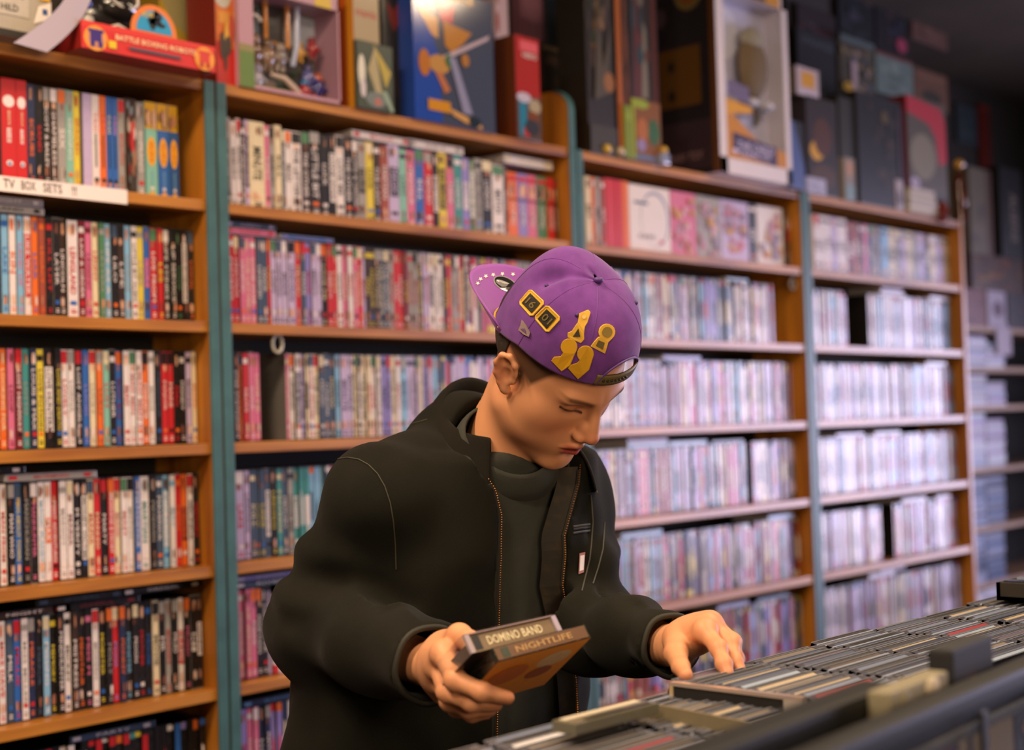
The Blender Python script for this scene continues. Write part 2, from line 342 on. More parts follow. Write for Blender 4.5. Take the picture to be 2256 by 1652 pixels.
WTS = {(1): 'kkkkwwcrbnedsxompt', (2, 2): 'wperekxdlpsewmrlvk', (2, 3): 'llwlvslpvwcelx', (2, 4): 'xxsktxnlevxxdn', (2, 5): 'pwlrvekplwck', (2, 0): 'kknnxxpwlespvk', (3, 0): 'lwslwlpvesxwcaln', (4, 0): 'wlwwslwswle', (4, 5): 'alowwplea', (4, 6): 'wwlwclwae', (3, 3): 'lwlpwlsvpwcl', (3, 2): 'lewclvsealwx', (3, 6): 'xdlveawrsk', (3, 5): 'xlspedwvrlsa'}  # lilac-heavy mixes put the window's reflected tint into the case colours
films = []                               # dicts
for b in (1, 2, 3, 4):
    for k in range(2, 9):
        zb = Z0-PIT*k; xl, xr = XB[b]+.028, XB[b]+BW-.028; row = []
        if b == 1 and k in ROWS1:
            it = []
            for s in ROWS1[k].split(';'):
                w = .0148
                if ',' in s: s, ww = s.split(','); w = int(ww)/1000
                it.append((s[0], s[1], s[2:], w))
            x = xr-.002
            for c_, t_, ti, w in reversed(it): x -= w; row.append([x, w, c_, t_, ti])
            while x > xl+.02:
                x -= .0148; row.append([x, .0148, RG.choice(WTS[1]), RG.choice('wykr'), RG.choice(TITLES)])
            row.reverse()
        else:
            wt = WTS.get((b, k)) or WTS.get((b, 0)) or WTS[1]
            gp = [(xat(a, zb+.1), xat(c, zb+.1)) for a, c in GAPS.get((b, k), [])]
            x = xl+.004; prev = None
            while x < xr-.016:
                g = [q_ for q_ in gp if q_[0] < x+.01 < q_[1]]
                if g: x = g[0][1]; continue
                w = RG.choice([.0148]*7+[.009, .0148, .022])
                if x+w > xr: break
                c_ = RG.choice(wt) if (prev is None or RG.random() < .72) else prev
                prev = c_; t_ = RG.choice([q_ for q_ in ('kren' if c_ in 'wclsyfev' else 'wycw') if q_ != c_])
                row.append([x, w, c_, t_, RG.choice(TITLES)]); x += w+.0003
        if b == 2 and k == 3:            # the few cases before the gap
            fix = iter([('k', 'y', 'LIVER'), ('d', 'w', 'NEST'), ('k', 'w', 'STAR STATION'), ('o', 'k', 'NOSFERATU'), ('r', 'w', 'NUTS')])
            for r_ in row[:5]: r_[2], r_[3], r_[4] = next(fix)
        n = len(row)
        for i, r_ in enumerate(row):
            films.append(dict(b=b, k=k, x=r_[0], w=r_[1], c=r_[2], t=r_[3], ti=r_[4], z=zb, fromleft=i+1, fromright=n-i))
def behind_person(px, py):
    poly = [(600, 1652), (585, 1300), (700, 1040), (800, 930), (960, 880), (1070, 800), (1030, 640), (1160, 580), (1240, 565), (1400, 640), (1410, 780), (1370, 880), (1330, 1000), (1345, 1250), (1520, 1360), (1640, 1480), (1500, 1652)]
    ins = False; j = len(poly)-1
    for i in range(len(poly)):
        (xi, yi), (xj, yj) = poly[i], poly[j]
        if (yi > py) != (yj > py) and px < (xj-xi)*(py-yi)/(yj-yi)+xi: ins = not ins
        j = i
    return ins
for f in films:
    a = proj((f['x'], YF, f['z']+.095)); b_ = proj((f['x']+f['w'], YF, f['z']+.095)); t_ = proj((f['x'], YF, f['z']+.19)); o_ = proj((f['x'], YF, f['z']))
    hh = max(0, min(1652, o_[1])-max(0, t_[1])); vis = b_[0] > 4 and a[0] < 2256 and hh > 12 and not behind_person((a[0]+b_[0])/2, a[1])
    f['area'] = (b_[0]-max(a[0], 0))*hh if vis else 0
films.sort(key=lambda f: -f['area'])
SHN = {1: 'top box-set', 2: 'second', 3: 'third', 4: 'fourth', 5: 'fifth', 6: 'sixth', 7: 'seventh', 8: 'lowest'}
_mktext([(s, 0) for s in sorted({f['ti'] for f in films[:300]})])
def film_meshes(f, rng):
    q = MB(); w = f['w']; g = .0004
    sh = C('1a1816') if rng.random() < .85 else C('6b6764')
    H, D = .19, .136; r = .0016
    pr = [(g+r, 0), (w-g-r, 0), (w-g, r), (w-g, D), (g, D), (g, r)]
    q.prism([(x_, y_, 0) for x_, y_ in pr], (0, 0, H), sh)
    s = MB(); F = Face(s, (g+.0006, 0, .003), (w-2*g-.0012, 0, 0), (0, 0, H-.006), (0, -1, 0), PC[f['c']])
    spine_art(F, f['c'], f['t'], f['ti'], rng)
    return q, s
GROUPF = 'upright film cases on the bookcases'
for i, f in enumerate(films[:300]):
    rng = random.Random(i*31+5); q, s = film_meshes(f, rng)
    pos = 'from the right end' if f['b'] == 1 else 'from the left end'
    n = f['fromright'] if f['b'] == 1 else f['fromleft']
    lab = f"{PAL[f['c']][0]} film case, {PAL[f['t']][0]} lettering, {ordi(n)} {'from right' if f['b']==1 else 'from left'} on the {SHN[f['k']]} shelf, {BN[f['b']]}"
    o = q.build('film_case', casek); o.location = (f['x'], YF+rng.uniform(-.002, .003), f['z']+.0002)
    tag(o, lab, 'film case', GROUPF); s.build('printed_spine', sleeve, o)
q = MB()
for i, f in enumerate(films[300:]):
    rng = RG; x, w, z = f['x'], f['w'], f['z']+.0002; y = YF+rng.uniform(-.003, .004); h = .19 if rng.random() < .93 else .172
    sh = C('1c1a18'); q.box((x+.0004, y, z), (x+w-.0004, y+.136, z+h), sh, 0)
    B, T = PC[f['c']], PC[f['t']]; xa, xb = x+.001, x+w-.001; yy = y-.0004
    zz = [0, .02, .035, rng.uniform(.05, .08), rng.uniform(.1, .13), .155, rng.uniform(.165, .18), 1]
    cs = [T if rng.random() < .4 else B, B, B, rng.choice([B, B, T]), B, B, rng.choice([B, T, PC[rng.choice('rwkob')]])]
    for a, b_, c_ in zip(zz[:-1], zz[1:], cs):
        b_ = min(b_, h-.003); q.face([(xa, yy, z+a+.002*(a == 0)), (xb, yy, z+a+.002*(a == 0)), (xb, yy, z+b_), (xa, yy, z+b_)], c_, 1)
    m_ = (xa+xb)/2; l0 = rng.uniform(.045, .07)
    q.face([(m_-w*.2, yy-.0003, z+l0), (m_+w*.15, yy-.0003, z+l0), (m_+w*.15, yy-.0003, z+l0+rng.uniform(.04, .09)), (m_-w*.2, yy-.0003, z+l0+rng.uniform(.04, .09))], T, 1)
tag(q.build('film_cases', [casek, sleeve]), 'rows of further film cases filling the bookcases beyond the nearest ones', 'film cases', kind='stuff')
# cases lying flat on top of the rows: (bookcase, shelf, photo column of left end, layer, colour, lettering, thickness mm, length mm)
LYING = [(1, 2, -60, 0, 'e', 'k', 14, 140, 'LAND'), (1, 2, -62, 1, 'e', 'w', 14, 138, 'LIGHT'), (1, 4, 8, 0, 'e', 'r', 14, 190, 'MATRIMONY'), (1, 4, -150, 1, 'k', 'w', 14, 175, 'MAN'),
         (1, 5, -55, 0, 'd', 'w', 14, 190, 'NIGHT'), (1, 5, 112, 0, 'k', 'm', 14, 190, 'OPERA'), (1, 5, 75, 1, 'k', 'x', 14, 190, 'OTHERS'), (1, 5, 276, 1, 'k', 'w', 14, 190, 'ORDEAL'), (1, 6, 150, 0, 'x', 'w', 14, 190, 'PARTY'),
         (2, 2, 492, 0, 'p', 'r', 14, 136, 'LOVE'), (2, 2, 492, 1, 'x', 'l', 12, 135, 'LADY'), (2, 2, 616, 0, 'b', 'v', 10, 150, 'MAID'), (2, 5, 514, 0, 'x', 'w', 14, 190, 'RIVER'), (2, 5, 513, 1, 'v', 'w', 10, 190, 'ROAD'), (2, 6, 530, 0, 'n', 's', 14, 190, 'SHOW'),
         (2, 1, 772, 0, 'w', 'r', 18, 190, 'BOX'), (2, 1, 896, 0, 'w', 'e', 20, 190, 'SET'), (2, 1, 1108, 0, 'w', 'c', 24, 190, 'PLAY'),
         (3, 4, 1380, 0, 's', 'w', 14, 190, 'T'), (3, 4, 1472, 0, 's', 'w', 14, 190, 'V'), (3, 4, 1378, 1, 'l', 'p', 10, 190, 'W'), (3, 3, 1458, 0, 'v', 'l', 14, 190, 'U'), (3, 5, 1366, 0, 's', 'w', 16, 190, 'R'), (3, 5, 1690, 0, 's', 'b', 14, 150, 'S'), (3, 6, 1578, 0, 'l', 's', 14, 170, 'N'), (3, 6, 1665, 0, 'x', 's', 12, 190, 'M'), (3, 2, 1598, 0, 's', 'w', 10, 120, 'L'), (3, 4, 1566, 0, 'x', 'k', 10, 170, 'K'),
         (4, 2, 1936, 0, 'w', 'l', 12, 190, 'A'), (4, 2, 1938, 1, 'l', 'w', 12, 160, 'B'), (4, 2, 2046, 0, 'w', 's', 14, 170, 'C'), (4, 3, 2038, 0, 'w', 's', 14, 170, 'D'), (4, 4, 1840, 0, 'l', 'w', 12, 190, 'E'), (4, 4, 1925, 0, 'w', 's', 12, 190, 'F'), (4, 5, 1985, 0, 'w', 'l', 14, 190, 'G'), (4, 6, 1912, 0, 'w', 'l', 18, 190, 'H'), (4, 6, 1935, 1, 'l', 'w', 10, 190, 'J'), (4, 5, 2060, 0, 'w', 'v', 10, 120, 'Q')]
lay_n = {}
for (b, k, px, lay, c_, t_, th, ln, ti) in LYING:
    zt = Z0-PIT*k+.191; x = xat(px, zt); z = zt+lay*.0148
    if x+ln/1000 > XB[b]+BW-.03: x = XB[b]+BW-.031-ln/1000
    q = MB(); w = ln/1000; t = th/1000-.0008; q.box((0, 0, 0), (w, .135, t), C('1d1b19') if c_ in 'knxd' else C('cfc8cc'), ch=.0012)
    s = MB(); F = Face(s, (.002, 0, .001), (w-.004, 0, 0), (0, 0, t-.002), (0, -1, 0), PC[c_])
    if len(ti) > 1: F.rect(.03, .2, .12, .8, PC[t_]); F.text(ti, .5, .5, .4, .5, PC[t_]); F.rect(.86, .2, .94, .8, PC[t_])
    else: F.rect(.08, .35, .9, .6, PC[t_])
    o = q.build('film_case', casek); o.location = (x, YF-.004-.003*lay, z)
    key = (b, k); lay_n[key] = lay_n.get(key, 0)+1
    lab = f"{PAL[c_][0]} case lying flat on the {SHN[k]} shelf row, {BN[b]}, {ORD[lay_n[key]]} such{' (upper)' if lay else ''}"
    tag(o, lab, 'film case', 'film cases lying flat on top of the rows'); s.build('printed_spine', sleeve, o)
# ------------------------------------------------------------------ box sets on the first row
def boxset(x0, x1, h, c_, t_, title, lab, z, art=None, d=.136, dy=0):
    q = MB(); w = x1-x0; q.box((0, 0, 0), (w-.0006, d, h), PC[c_] if isinstance(c_, str) else c_, ch=.0008)
    s = MB(); F = Face(s, (.0008, 0, .0008), (w-.0022, 0, 0), (0, 0, h-.0016), (0, -1, 0), PC[c_] if isinstance(c_, str) else c_)
    rng = random.Random(int(x0*1e4))
    if art: art(F, rng)
    elif title: spine_art(F, c_, t_, title, rng)
    o = q.build('box_set', plain); o.location = (x0, YF+dy, z+.0002); tag(o, lab, 'box set', 'box sets on the top rows of the bookcases'); s.build('printed_spine', plain, o)
def art_yellow_top(c_):
    def f(F, rng):
        F.rect(0, .72, 1, 1, C('d9a514')); F.blobs(rng, 7, FACEC, .03, .72, .97, .94, .2); F.rect(0, 0, 1, .715, PC[c_] if isinstance(c_, str) else c_)
        F.ell(.5, .48, .4, .155, C('e3a01c'), 20, 0); F.text('SUN', .5, .48, .3, .2, C('cf5a20'), rot=1); F.rect(.35, .08, .65, .11, PC['w']); F.rect(.3, .03, .7, .06, C('e0a63a'))
        F.text('SEASON', .5, .2, .2, .16, PC['s'], rot=1)
    return f
def art_red_disc(F, rng):
    F.ell(.5, .78, .42, .06, PC['w']); F.rect(.35, .38, .65, .52, PC['w']); F.text('THE', .5, .45, .2, .12, PC['r'], rot=1); F.ell(.5, .18, .24, .028, PC['w']); F.ell(.5, .175, .12, .015, PC['b']); F.text('SEASON', .5, .62, .2, .14, PC['c'], rot=1)
def art_stickbox(tc):
    def f(F, rng):
        F.text('TAXI', .5, .72, .5, .2, PC[tc], rot=1); F.rect(.38, .25, .6, .6, PC['k']); F.ell(.5, .1, .3, .045, FACEC[0]); F.ell(.5, .12, .32, .025, PC['k'])
    return f
def art_mosaic(F, rng): F.blobs(rng, 26, [C('a07050'), C('403830'), C('c8c0b8'), C('7a2a22'), C('808890')], .02, .02, .98, .98, .2); F.rect(.35, .45, .65, .75, PC['r'])
B1 = [(.016, 'r', 'c', 'ROCKFORD', None, 'red box set with cream lettering'), (.014, 'e', 'm', 'ROOTS', None, 'grey box set with a green edge'), (.010, 'k', 'g', '', None, 'thin black box set'), (.030, 'r', 'w', '', art_red_disc, 'wide red box set with round white badge'),
      (.022, 'r', 'c', '', art_red_disc, 'narrower red box set with round badge'), (.017, 'n', 'o', 'SCRUBS', None, 'navy box set with orange lettering'), (.015, 'k', 'r', 'SAND', None, 'black box set with red lettering'), (.015, 'k', 'w', 'SCOTT & BAILEY', None, 'black box set with tall white sideways lettering'),
      (.016, 'd', 'w', 'SHAMELESS', None, 'brown box set with white lettering'), (.018, 'e', 'w', 'SIX', None, 'grey box set with a white bar'), (.016, 'f', 'w', 'SINGING', None, 'pale green box set'), (.014, 'y', 'r', 'SPACED', None, 'yellow box set with a red top'),
      (.006, 'd', 'y', '', None, 'thin dark box set'), (.020, 'l', 'l', '', lambda F, r: F.rect(0, .9, 1, .92, C('bfb0cc')), 'plain lilac box set without lettering'), (.017, 'w', 'r', '', art_stickbox('r'), 'white box set with red letters'), (.015, 'o', 'r', '', art_stickbox('r'), 'orange box set with a dark bar'),
      (.013, 'b', 'y', '', art_stickbox('y'), 'blue box set with yellow letters'), (.013, 'b', 'p', '', art_stickbox('p'), 'blue box set with pink letters'), (.016, 'e', 'r', 'SOUTH', None, 'cream grey box set'), (.026, 'd', 'r', '', art_mosaic, 'wide box set covered in small photos'),
      (.019, 'e', 'w', 'SOPRANO', None, 'pinkish grey box set with white lettering'), (.029, 't', 'w', '', art_yellow_top('f'), 'teal box set with orange oval and yellow top'), (.027, 'b', 'w', '', art_yellow_top('b'), 'bright blue box set with orange oval and yellow top'), (.024, 'b', 'w', '', art_yellow_top(C('2a5490')), 'darker blue box set with orange oval, rightmost of its row')]
z1 = Z0-PIT; x = XB[1]+BW-.028-.034
LL = ' on the label shelf, left bookcase'
for (w, c_, t_, ti, ar, lab) in reversed(B1):
    x -= w; boxset(x, x+w, .194 if w > .02 else .19, c_, t_, ti, lab+(LL if len(lab.split()) < 10 else ''), z1, ar)
for i in range(22):
    w = .016; x -= w
    if x < XB[1]+.03: break
    c_ = RG.choice('krwnbdeo'); boxset(x, x+w, .19, c_, 'c' if c_ != 'c' else 'k', 'SET', f"{PAL[c_][0]} box set, label shelf, {ordi(i+1)} left of the cream lettered red set", z1)
# second bookcase: photo columns where one set ends and the next begins
B2 = [(488, 'w', 'white'), (497, 'e', 'white-and-slate'), (508, 'w', 'pink-white'), (521, 'w', 'blush white'), (531, 'd', 'dark brown'), (540, 'l', 'lilac spined'), (549, 'c', 'wide cream'), (584, 'p', 'pink topped'), (594, 'e', 'grey with navy block'), (606, 'c', 'cream-white'), (621, 'x', 'slate and white'), (629, 'w', 'red and white'), (642, 'w', 'white with a salmon point'), (664, 'd', 'brown black'), (682, 'k', 'black, grey letters'), (706, 'k', 'black, gold letters'), (724, 'k', 'black, white letters'), (740, 'w', 'white with a red foot'), (758, 'k', 'black, small white print'), (776, 'k', 'plain black'), (788, 'e', 'multicoloured grey'), (806, 'y', 'yellow'), (823, 'd', 'brown and orange'), (838, 'a', 'rust red'), (856, 'l', 'pale lavender, gold dots'), (880, 'f', 'seafoam green'), (896, 'p', 'magenta'), (914, 'b', 'bright blue'), (934, 'r', 'red-orange'), (953, 'k', 'black and gold'), (966, 'y', 'mustard'), (984, 'p', 'dusty pink'), (1000, 't', 'grey teal'), (1018, 'v', 'purple'), (1034, 'g', 'olive'), (1046, 'e', 'dark grey'), (1062, 'k', 'charcoal'), (1084, 'w', 'off-white'), (1110, 'd', 'dim brown'), (1118, 'o', 'orange comic'), (1140, 'v', 'blue-violet comic'), (1162, 'p', 'rose comic'), (1182, 'g', 'green comic'), (1205, 'r', 'crimson comic'), (1221, 'd', 'brown comic'), (1234, None, None)]
mut = {'p': 'b0587c', 'g': '556850', 'r': 'a8362c', 'o': 'b8552c'}
def art_comic(F, rng): F.blobs(rng, 4, FACEC, .05, .62, .95, .85, .3); F.rect(0, .58, 1, .6, PC['d']); F.text('COMIC', .5, .36, .45, .36, PC['w'], rot=1); F.rect(.1, .88, .9, .95, PC['r'])
for (a, c_, nm), (b_, _, _) in zip(B2[:-1], B2[1:]):
    xa, xb = xat(a, z1+.1), xat(b_, z1+.1); t_ = 'k' if c_ in 'wclyef' else 'w'
    boxset(max(xa, XB[2]+.028), min(xb, XB[2]+BW-.029), RG.choice([.186, .19, .182]) if 'comic' not in nm else .17, c_, t_, RG.choice(TITLES), f"{nm} box set on the row above the film cases, second bookcase", z1, art_comic if 'comic' in nm else None)
def art_circle(F, rng): F.ell(.62, .52, .36, .42, C('8f93a8'), 24); F.ell(.6, .5, .33, .39, PC['w'], 24); F.rect(.12, .72, .45, .76, PC['x']); F.text('CAFE', .4, .24, .4, .06, PC['k']); F.ell(.75, .18, .05, .03, PC['r'])
def art_pinky(F, rng): F.blobs(rng, 24, [C('c06a78'), C('b08090'), C('d0a0a8'), C('8d7a90'), C('c4904a')], .03, .03, .97, .97, .16)
B3 = [(1290, 'c', 'cream', None), (1304, 'o', 'tan', None), (1312, 'e', 'stone grey', None), (1324, 'a', 'brownish', None), (1334, 'r', 'wide scarlet', 'plain'), (1358, 'r', 'brick red', 'plain'), (1372, 'o', 'orange', 'plain'), (1386, 'w', 'face-out white, circle printed', art_circle), (1478, 'p', 'face-out pink patterned', art_pinky), (1534, 'e', 'rose patterned', art_pinky), (1588, 'l', 'mauve face-out patterned', art_pinky), (1650, 'k', 'black', None), (1668, 'w', 'pale with ice-blue foot', art_pinky), (1726, 'd', 'dark red-topped', art_mosaic), (1768, None, None, None)]
for (a, c_, nm, ar), (b_, _, _, _) in zip(B3[:-1], B3[1:]):
    xa, xb = xat(a, z1+.1), xat(b_, z1+.1)
    boxset(max(xa, XB[3]+.028), min(xb-.002, XB[3]+BW-.029), .192 if ar != 'plain' else .196, c_, 'k' if c_ in 'wcle' else 'w', '' if ar == 'plain' else 'SET', f"{nm} box set on the first row of the third bookcase", z1, ar if callable(ar) else None)
B4 = [(1793, 'w', 'first white'), (1806, 'w', 'second white'), (1819, 'w', 'third white'), (1832, 'l', 'fourth, faintly lilac,'), (1845, 'w', 'fifth white'), (1866, 'm', 'maroon'), (1880, 'a', 'rust'), (1892, 'd', 'brown'), (1902, 'p', 'dull pink'), (1912, 'x', 'slate'), (1924, 'e', 'warm grey'), (1934, 'd', 'umber'), (1940, 's', 'blue'), (1958, 'c', 'sand'), (1972, 'e', 'taupe'), (1984, 'l', 'grey lilac'), (1996, 'c', 'beige'), (2010, 'e', 'stone'), (2024, 'l', 'mauve'), (2036, 'd', 'dark'), (2048, 'c', 'pale beige'), (2062, 'l', 'blush'), (2078, 'c', 'last cream'), (2094, None, None)]
for (a, c_, nm), (b_, _, _) in zip(B4[:-1], B4[1:]):
    xa, xb = xat(a, z1+.1), xat(b_, z1+.1)
    boxset(max(xa, XB[4]+.028), min(xb, XB[4]+BW-.029), .192 if a < 1866 else .186, c_, 'k' if c_ in 'wcles' else 'w', 'SET', f"{nm} box set on the first row of the fourth bookcase", z1)
# handwritten shelf label
q = MB(); xl = xat(-420, z1-.01, Y0); xr_ = xat(280, z1-.01, Y0)
q.box((xl, Y0-.0012, z1-.026), (xr_, Y0+.0015, z1+.002), C('e9dcd6'))
lb = tag(q.build('shelf_label', matte), 'long white paper strip with handwritten words along the first shelf edge', 'label')
s = MB(); cz = z1-.012
for st, a, b_ in (('TV', 6, 32), ('BOX', 46, 78), ('SETS', 94, 136), ('!!', 158, 168)):
    xa, xb = xat(a, cz, Y0), xat(b_, cz, Y0)
    s = MB(); text(s, st, ((xa+xb)/2, Y0-.0016, cz+.001), (1, 0, 0), (-.04, 0, 1), xb-xa, .017, C('5a4c48')); s.build('handwritten_word', ink, lb)
# small ring hanging in the gap, and curved bookends
q = MB(); c0 = at(611, 757, Y0+.02); q.tube([(c0.x+.013*math.cos(t), c0.y, c0.z+.019*math.sin(t)) for t in [2*math.pi*i/24 for i in range(24)]], .0035, C('b9b3a2'), closed=True)
q.tube([(c0.x, c0.y, c0.z+.019), (c0.x, c0.y, Z0-PIT*2-.022)], .0012, C('808078')); tag(q.build('hanging_ring', casek, smooth=True), 'small pale ring hanging in the dark gap of the second bookcase', 'ring')
q = MB(); c0 = at(1746, 626, Y0+.02); q.tube([(c0.x+.016*math.cos(t), c0.y, c0.z+.016*math.sin(t)) for t in [2*math.pi*i/20 for i in range(20)]], .004, C('8a8478'), closed=True)
q.tube([(c0.x, c0.y, c0.z+.016), (c0.x, c0.y, Z0-PIT-.022)], .0012, C('808078')); tag(q.build('hanging_ring', casek, smooth=True), 'small grey ring hanging in the gap of the third bookcase', 'ring')
# ------------------------------------------------------------------ toys and boxes on top of the bookcases
def draw(F, ops):
    for o in ops:
        k = o[0]
        if k == 'r': F.rect(*o[1:5], C(o[5]))
        elif k == 'e': F.ell(*o[1:5], C(o[5]))
        elif k == 'p': F.poly(o[1], C(o[2]))
        elif k == 't': F.text(o[1], *o[2:6], C(o[6]))
        elif k == 'tv': F.text(o[1], *o[2:6], C(o[6]), rot=1)
        elif k == 'b': F.blobs(random.Random(o[1]), o[2], [C(c) for c in o[3]], *o[4:9])
def pack(name, cat, lab, px0, px1, pyt, Y, dep, base, ops, side=None, sops=None, pyb=None, zb=None, m=None, rz=0, inside=None, group=None, zt=None):
    """a printed box; px0..px1 its front, standing on the top board unless zb/pyb given"""
    if pyb is not None: zb = at((px0+px1)/2, pyb, Y).z
    if zb is None: zb = Z0
    zt = zt or at((px0+px1)/2, pyt, Y).z; zm = (zb+zt)/2
    xa, xb = xat(px0, zm, Y), xat(px1, zm, Y); w, h = xb-xa, zt-zb
    o = empty(name, (xa, Y, zb), rz, lab, cat, group)
    if inside:                                                   # window box: frame, pane and what stands in it
        t = .012; u0, v0, u1, v1 = inside['win']; q = MB(); b_ = C(base)
        q.box((0, 0, 0), (w*u0, dep, h), b_); q.box((w*u1, 0, 0), (w, dep, h), b_); q.box((w*u0, 0, 0), (w*u1, dep, h*v0), b_); q.box((w*u0, 0, h*v1), (w*u1, dep, h), b_)
        bd = inside.get('bd', dep); q.box((w*u0, bd-.004, h*v0), (w*u1, bd, h*v1), C(inside['back']))
        q.build('box', m or plain, o)
        p = MB(); p.box((w*u0, .002, h*v0), (w*u1, .003, h*v1)); p.build('window_pane', clear, o)
        s = MB(); 
        F = Face(s, (0, 0, 0), (w, 0, 0), (0, 0, h*v0), (0, -1, 0), b_)
        F2 = Face(s, (0, 0, h*v1), (w, 0, 0), (0, 0, h*(1-v1)), (0, -1, 0), b_)
        F3 = Face(s, (0, 0, 0), (w*u0, 0, 0), (0, 0, h), (0, -1, 0), b_); F4 = Face(s, (w*u1, 0, 0), (w*(1-u1), 0, 0), (0, 0, h), (0, -1, 0), b_)
        draw(F, inside.get('low', [])); draw(F2, inside.get('high', [])); draw(F3, inside.get('left', [])); draw(F4, inside.get('right', []))
        F5 = Face(s, (w*u0, bd-.0045, h*v0), (w*(u1-u0), 0, 0), (0, 0, h*(v1-v0)), (0, -1, 0), C(inside['back'])); draw(F5, ops)
        s.build('printed_front', plain, o)
        if 'fig' in inside: inside['fig'](o, w, h, dep, u0, v0, u1, v1)
    else:
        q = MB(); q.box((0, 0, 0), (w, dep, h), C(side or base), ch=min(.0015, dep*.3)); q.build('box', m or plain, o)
        s = MB(); F = Face(s, (.001, 0, .001), (w-.002, 0, 0), (0, 0, h-.002), (0, -1, 0), C(base)); draw(F, ops); s.build('printed_front', m or plain, o)
    if sops is not None:
        s = MB(); F = Face(s, (0, dep, 0), (0, -dep, 0), (0, 0, h), (-1, 0, 0), C(side or base)); draw(F, sops); s.build('printed_side', m or plain, o)
    return o, w, h
gloss = mat('glossy_wrap', rough=.13, coat=.9, vc=True)
# --- left bookcase
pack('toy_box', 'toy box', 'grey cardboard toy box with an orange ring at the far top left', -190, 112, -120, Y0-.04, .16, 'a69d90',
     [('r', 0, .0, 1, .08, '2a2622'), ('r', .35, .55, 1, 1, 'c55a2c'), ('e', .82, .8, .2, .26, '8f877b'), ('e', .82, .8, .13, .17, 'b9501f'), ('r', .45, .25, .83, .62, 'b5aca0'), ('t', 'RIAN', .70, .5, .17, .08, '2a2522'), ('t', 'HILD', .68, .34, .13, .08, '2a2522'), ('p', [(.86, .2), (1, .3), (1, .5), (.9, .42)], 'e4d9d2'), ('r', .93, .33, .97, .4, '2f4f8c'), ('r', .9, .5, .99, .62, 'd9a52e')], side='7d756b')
q = MB(); pts = []
for i in range(13):
    t = i/12; a = at(205-95*t*t-6*t, -30+145*t, Y0-.055); b = at(150-120*t**1.6, -30+118*t+6, Y0-.06); pts.append((a, b))
for (a, b), (c, d) in zip(pts[:-1], pts[1:]): 
    q.face([a, b, d, c], C('b3a7b4')); q.face([c+Vector((0, .0015, 0)), d+Vector((0, .0015, 0)), b+Vector((0, .0015, 0)), a+Vector((0, .0015, 0))], C('9a8f9c'))
tag(q.build('curled_card', matte, smooth=True), 'curled lilac grey card flap hanging beside the grey toy box', 'card')
for px, py, r, c, lab in ((189, 8, .013, '23389c', 'shiny dark blue ball ornament above the red robot game box'), (194, 46, .012, 'b9b4ae', 'shiny silver ball ornament at the left of the red robot game box')):
    q = MB(); p = at(px, py, Y0+.01); q.ball(p, r, C(c), n=20, k=12)
    q.tube([p+Vector((0, 0, r)), p+Vector((0, 0, r+.006))], .003, C('8c8470')); q.tube([(p.x, p.y, p.z-r*.9), (p.x, p.y, Z0)], .003, C('3a3632')); tag(q.build('ball_ornament', gloss, smooth=True), lab, 'ornament')
def robots(F): pass
xa = xat(179, Z0+.02, Y0-.06); xb = xat(474, Z0+.02, Y0-.06); w = xb-xa; g = empty('robot_game', (xa, Y0-.06, Z0), 0, 'long low red game box with an arched blue sign on the left bookcase top', 'game box')
q = MB(); q.box((0, 0, 0), (w, .2, .052), C('8f1f1c'), ch=.001); q.box((.004, .004, .052), (w-.004, .196, .0525), C('241c1a')); q.build('tray_box', plain, g)
s = MB(); F = Face(s, (0, 0, 0), (w, 0, 0), (0, 0, .052), (0, -1, 0), C('cf2f30'))
draw(F, [('r', 0, .8, 1, 1, 'd93a34'), ('e', .1, .42, .085, .46, 'e89a3c'), ('e', .1, .4, .06, .34, 'c98a70'), ('r', .06, .3, .14, .62, '3c2a7a'), ('r', .045, .62, .155, .74, '3c2a7a'), ('r', .06, .1, .09, .3, '3c2a7a'), ('r', .115, .1, .145, .3, '3c2a7a'),
         ('e', .91, .45, .08, .46, 'e89a3c'), ('r', .87, .3, .95, .62, 'd2403a'), ('r', .86, .62, .96, .74, 'd2403a'), ('r', .87, .1, .9, .3, 'b52f2c'), ('r', .92, .1, .95, .3, 'b52f2c'), ('r', .185, .15, .24, .42, 'e0bf2c'), ('t', 'BATTLE BOXING ROBOTS', .535, .6, .6, .2, 'f3d9a8'), ('r', .33, .22, .72, .34, '5a4654')])
s.build('printed_front', plain, g)
s = MB(); t = [math.pi*i/20 for i in range(21)]; cx, r = w*.53, .052                     # arched header card
s.prism([(cx-r, .001, .052)]+[(cx-r*math.cos(a), .001, .055+.055*math.sin(a)) for a in t]+[(cx+r, .001, .052)], (0, .002, 0), C('e07a35')); 
s.prism([(cx-r*.78*math.cos(a), .0005, .056+.043*math.sin(a)) for a in t], (0, -.0006, 0), C('1f95c4'))
for dx, dz, a, b in ((0, .018, .016, .008), (.006, .028, .012, .009), (-.004, .012, .008, .012), (.016, .012, .010, .005), (.004, .034, .006, .006)): s.face([(cx+dx+a*math.cos(k), -.0008, .06+dz+b*math.sin(k)) for k in [2*math.pi*i/12 for i in range(12)]], C('1d2530'))
text(s, 'POW', (cx-.014, -.001, .088), (1, 0, .1), (0, 0, 1), .026, .011, C('e6b91e')); s.build('header_card', ink, g)
s = MB(); s.box((.05, .07, .052), (w*.62, .17, .13), C('1e1b1a'), ch=.01); s.ball((.13, .08, .115), (.05, .035, .03), C('262220'))
s.tube([(cx-.03+.028*math.cos(a), .05, .125+.016*math.sin(a)) for a in [2*math.pi*i/20 for i in range(20)]], .0028, C('d8cfc6'), closed=True); s.tube([(w*.25, .05, .058), (w*.33, .03, .066), (w*.4, .03, .058)], .003, C('d8cfc6')); s.build('toy_ring', gloss, g, smooth=True)
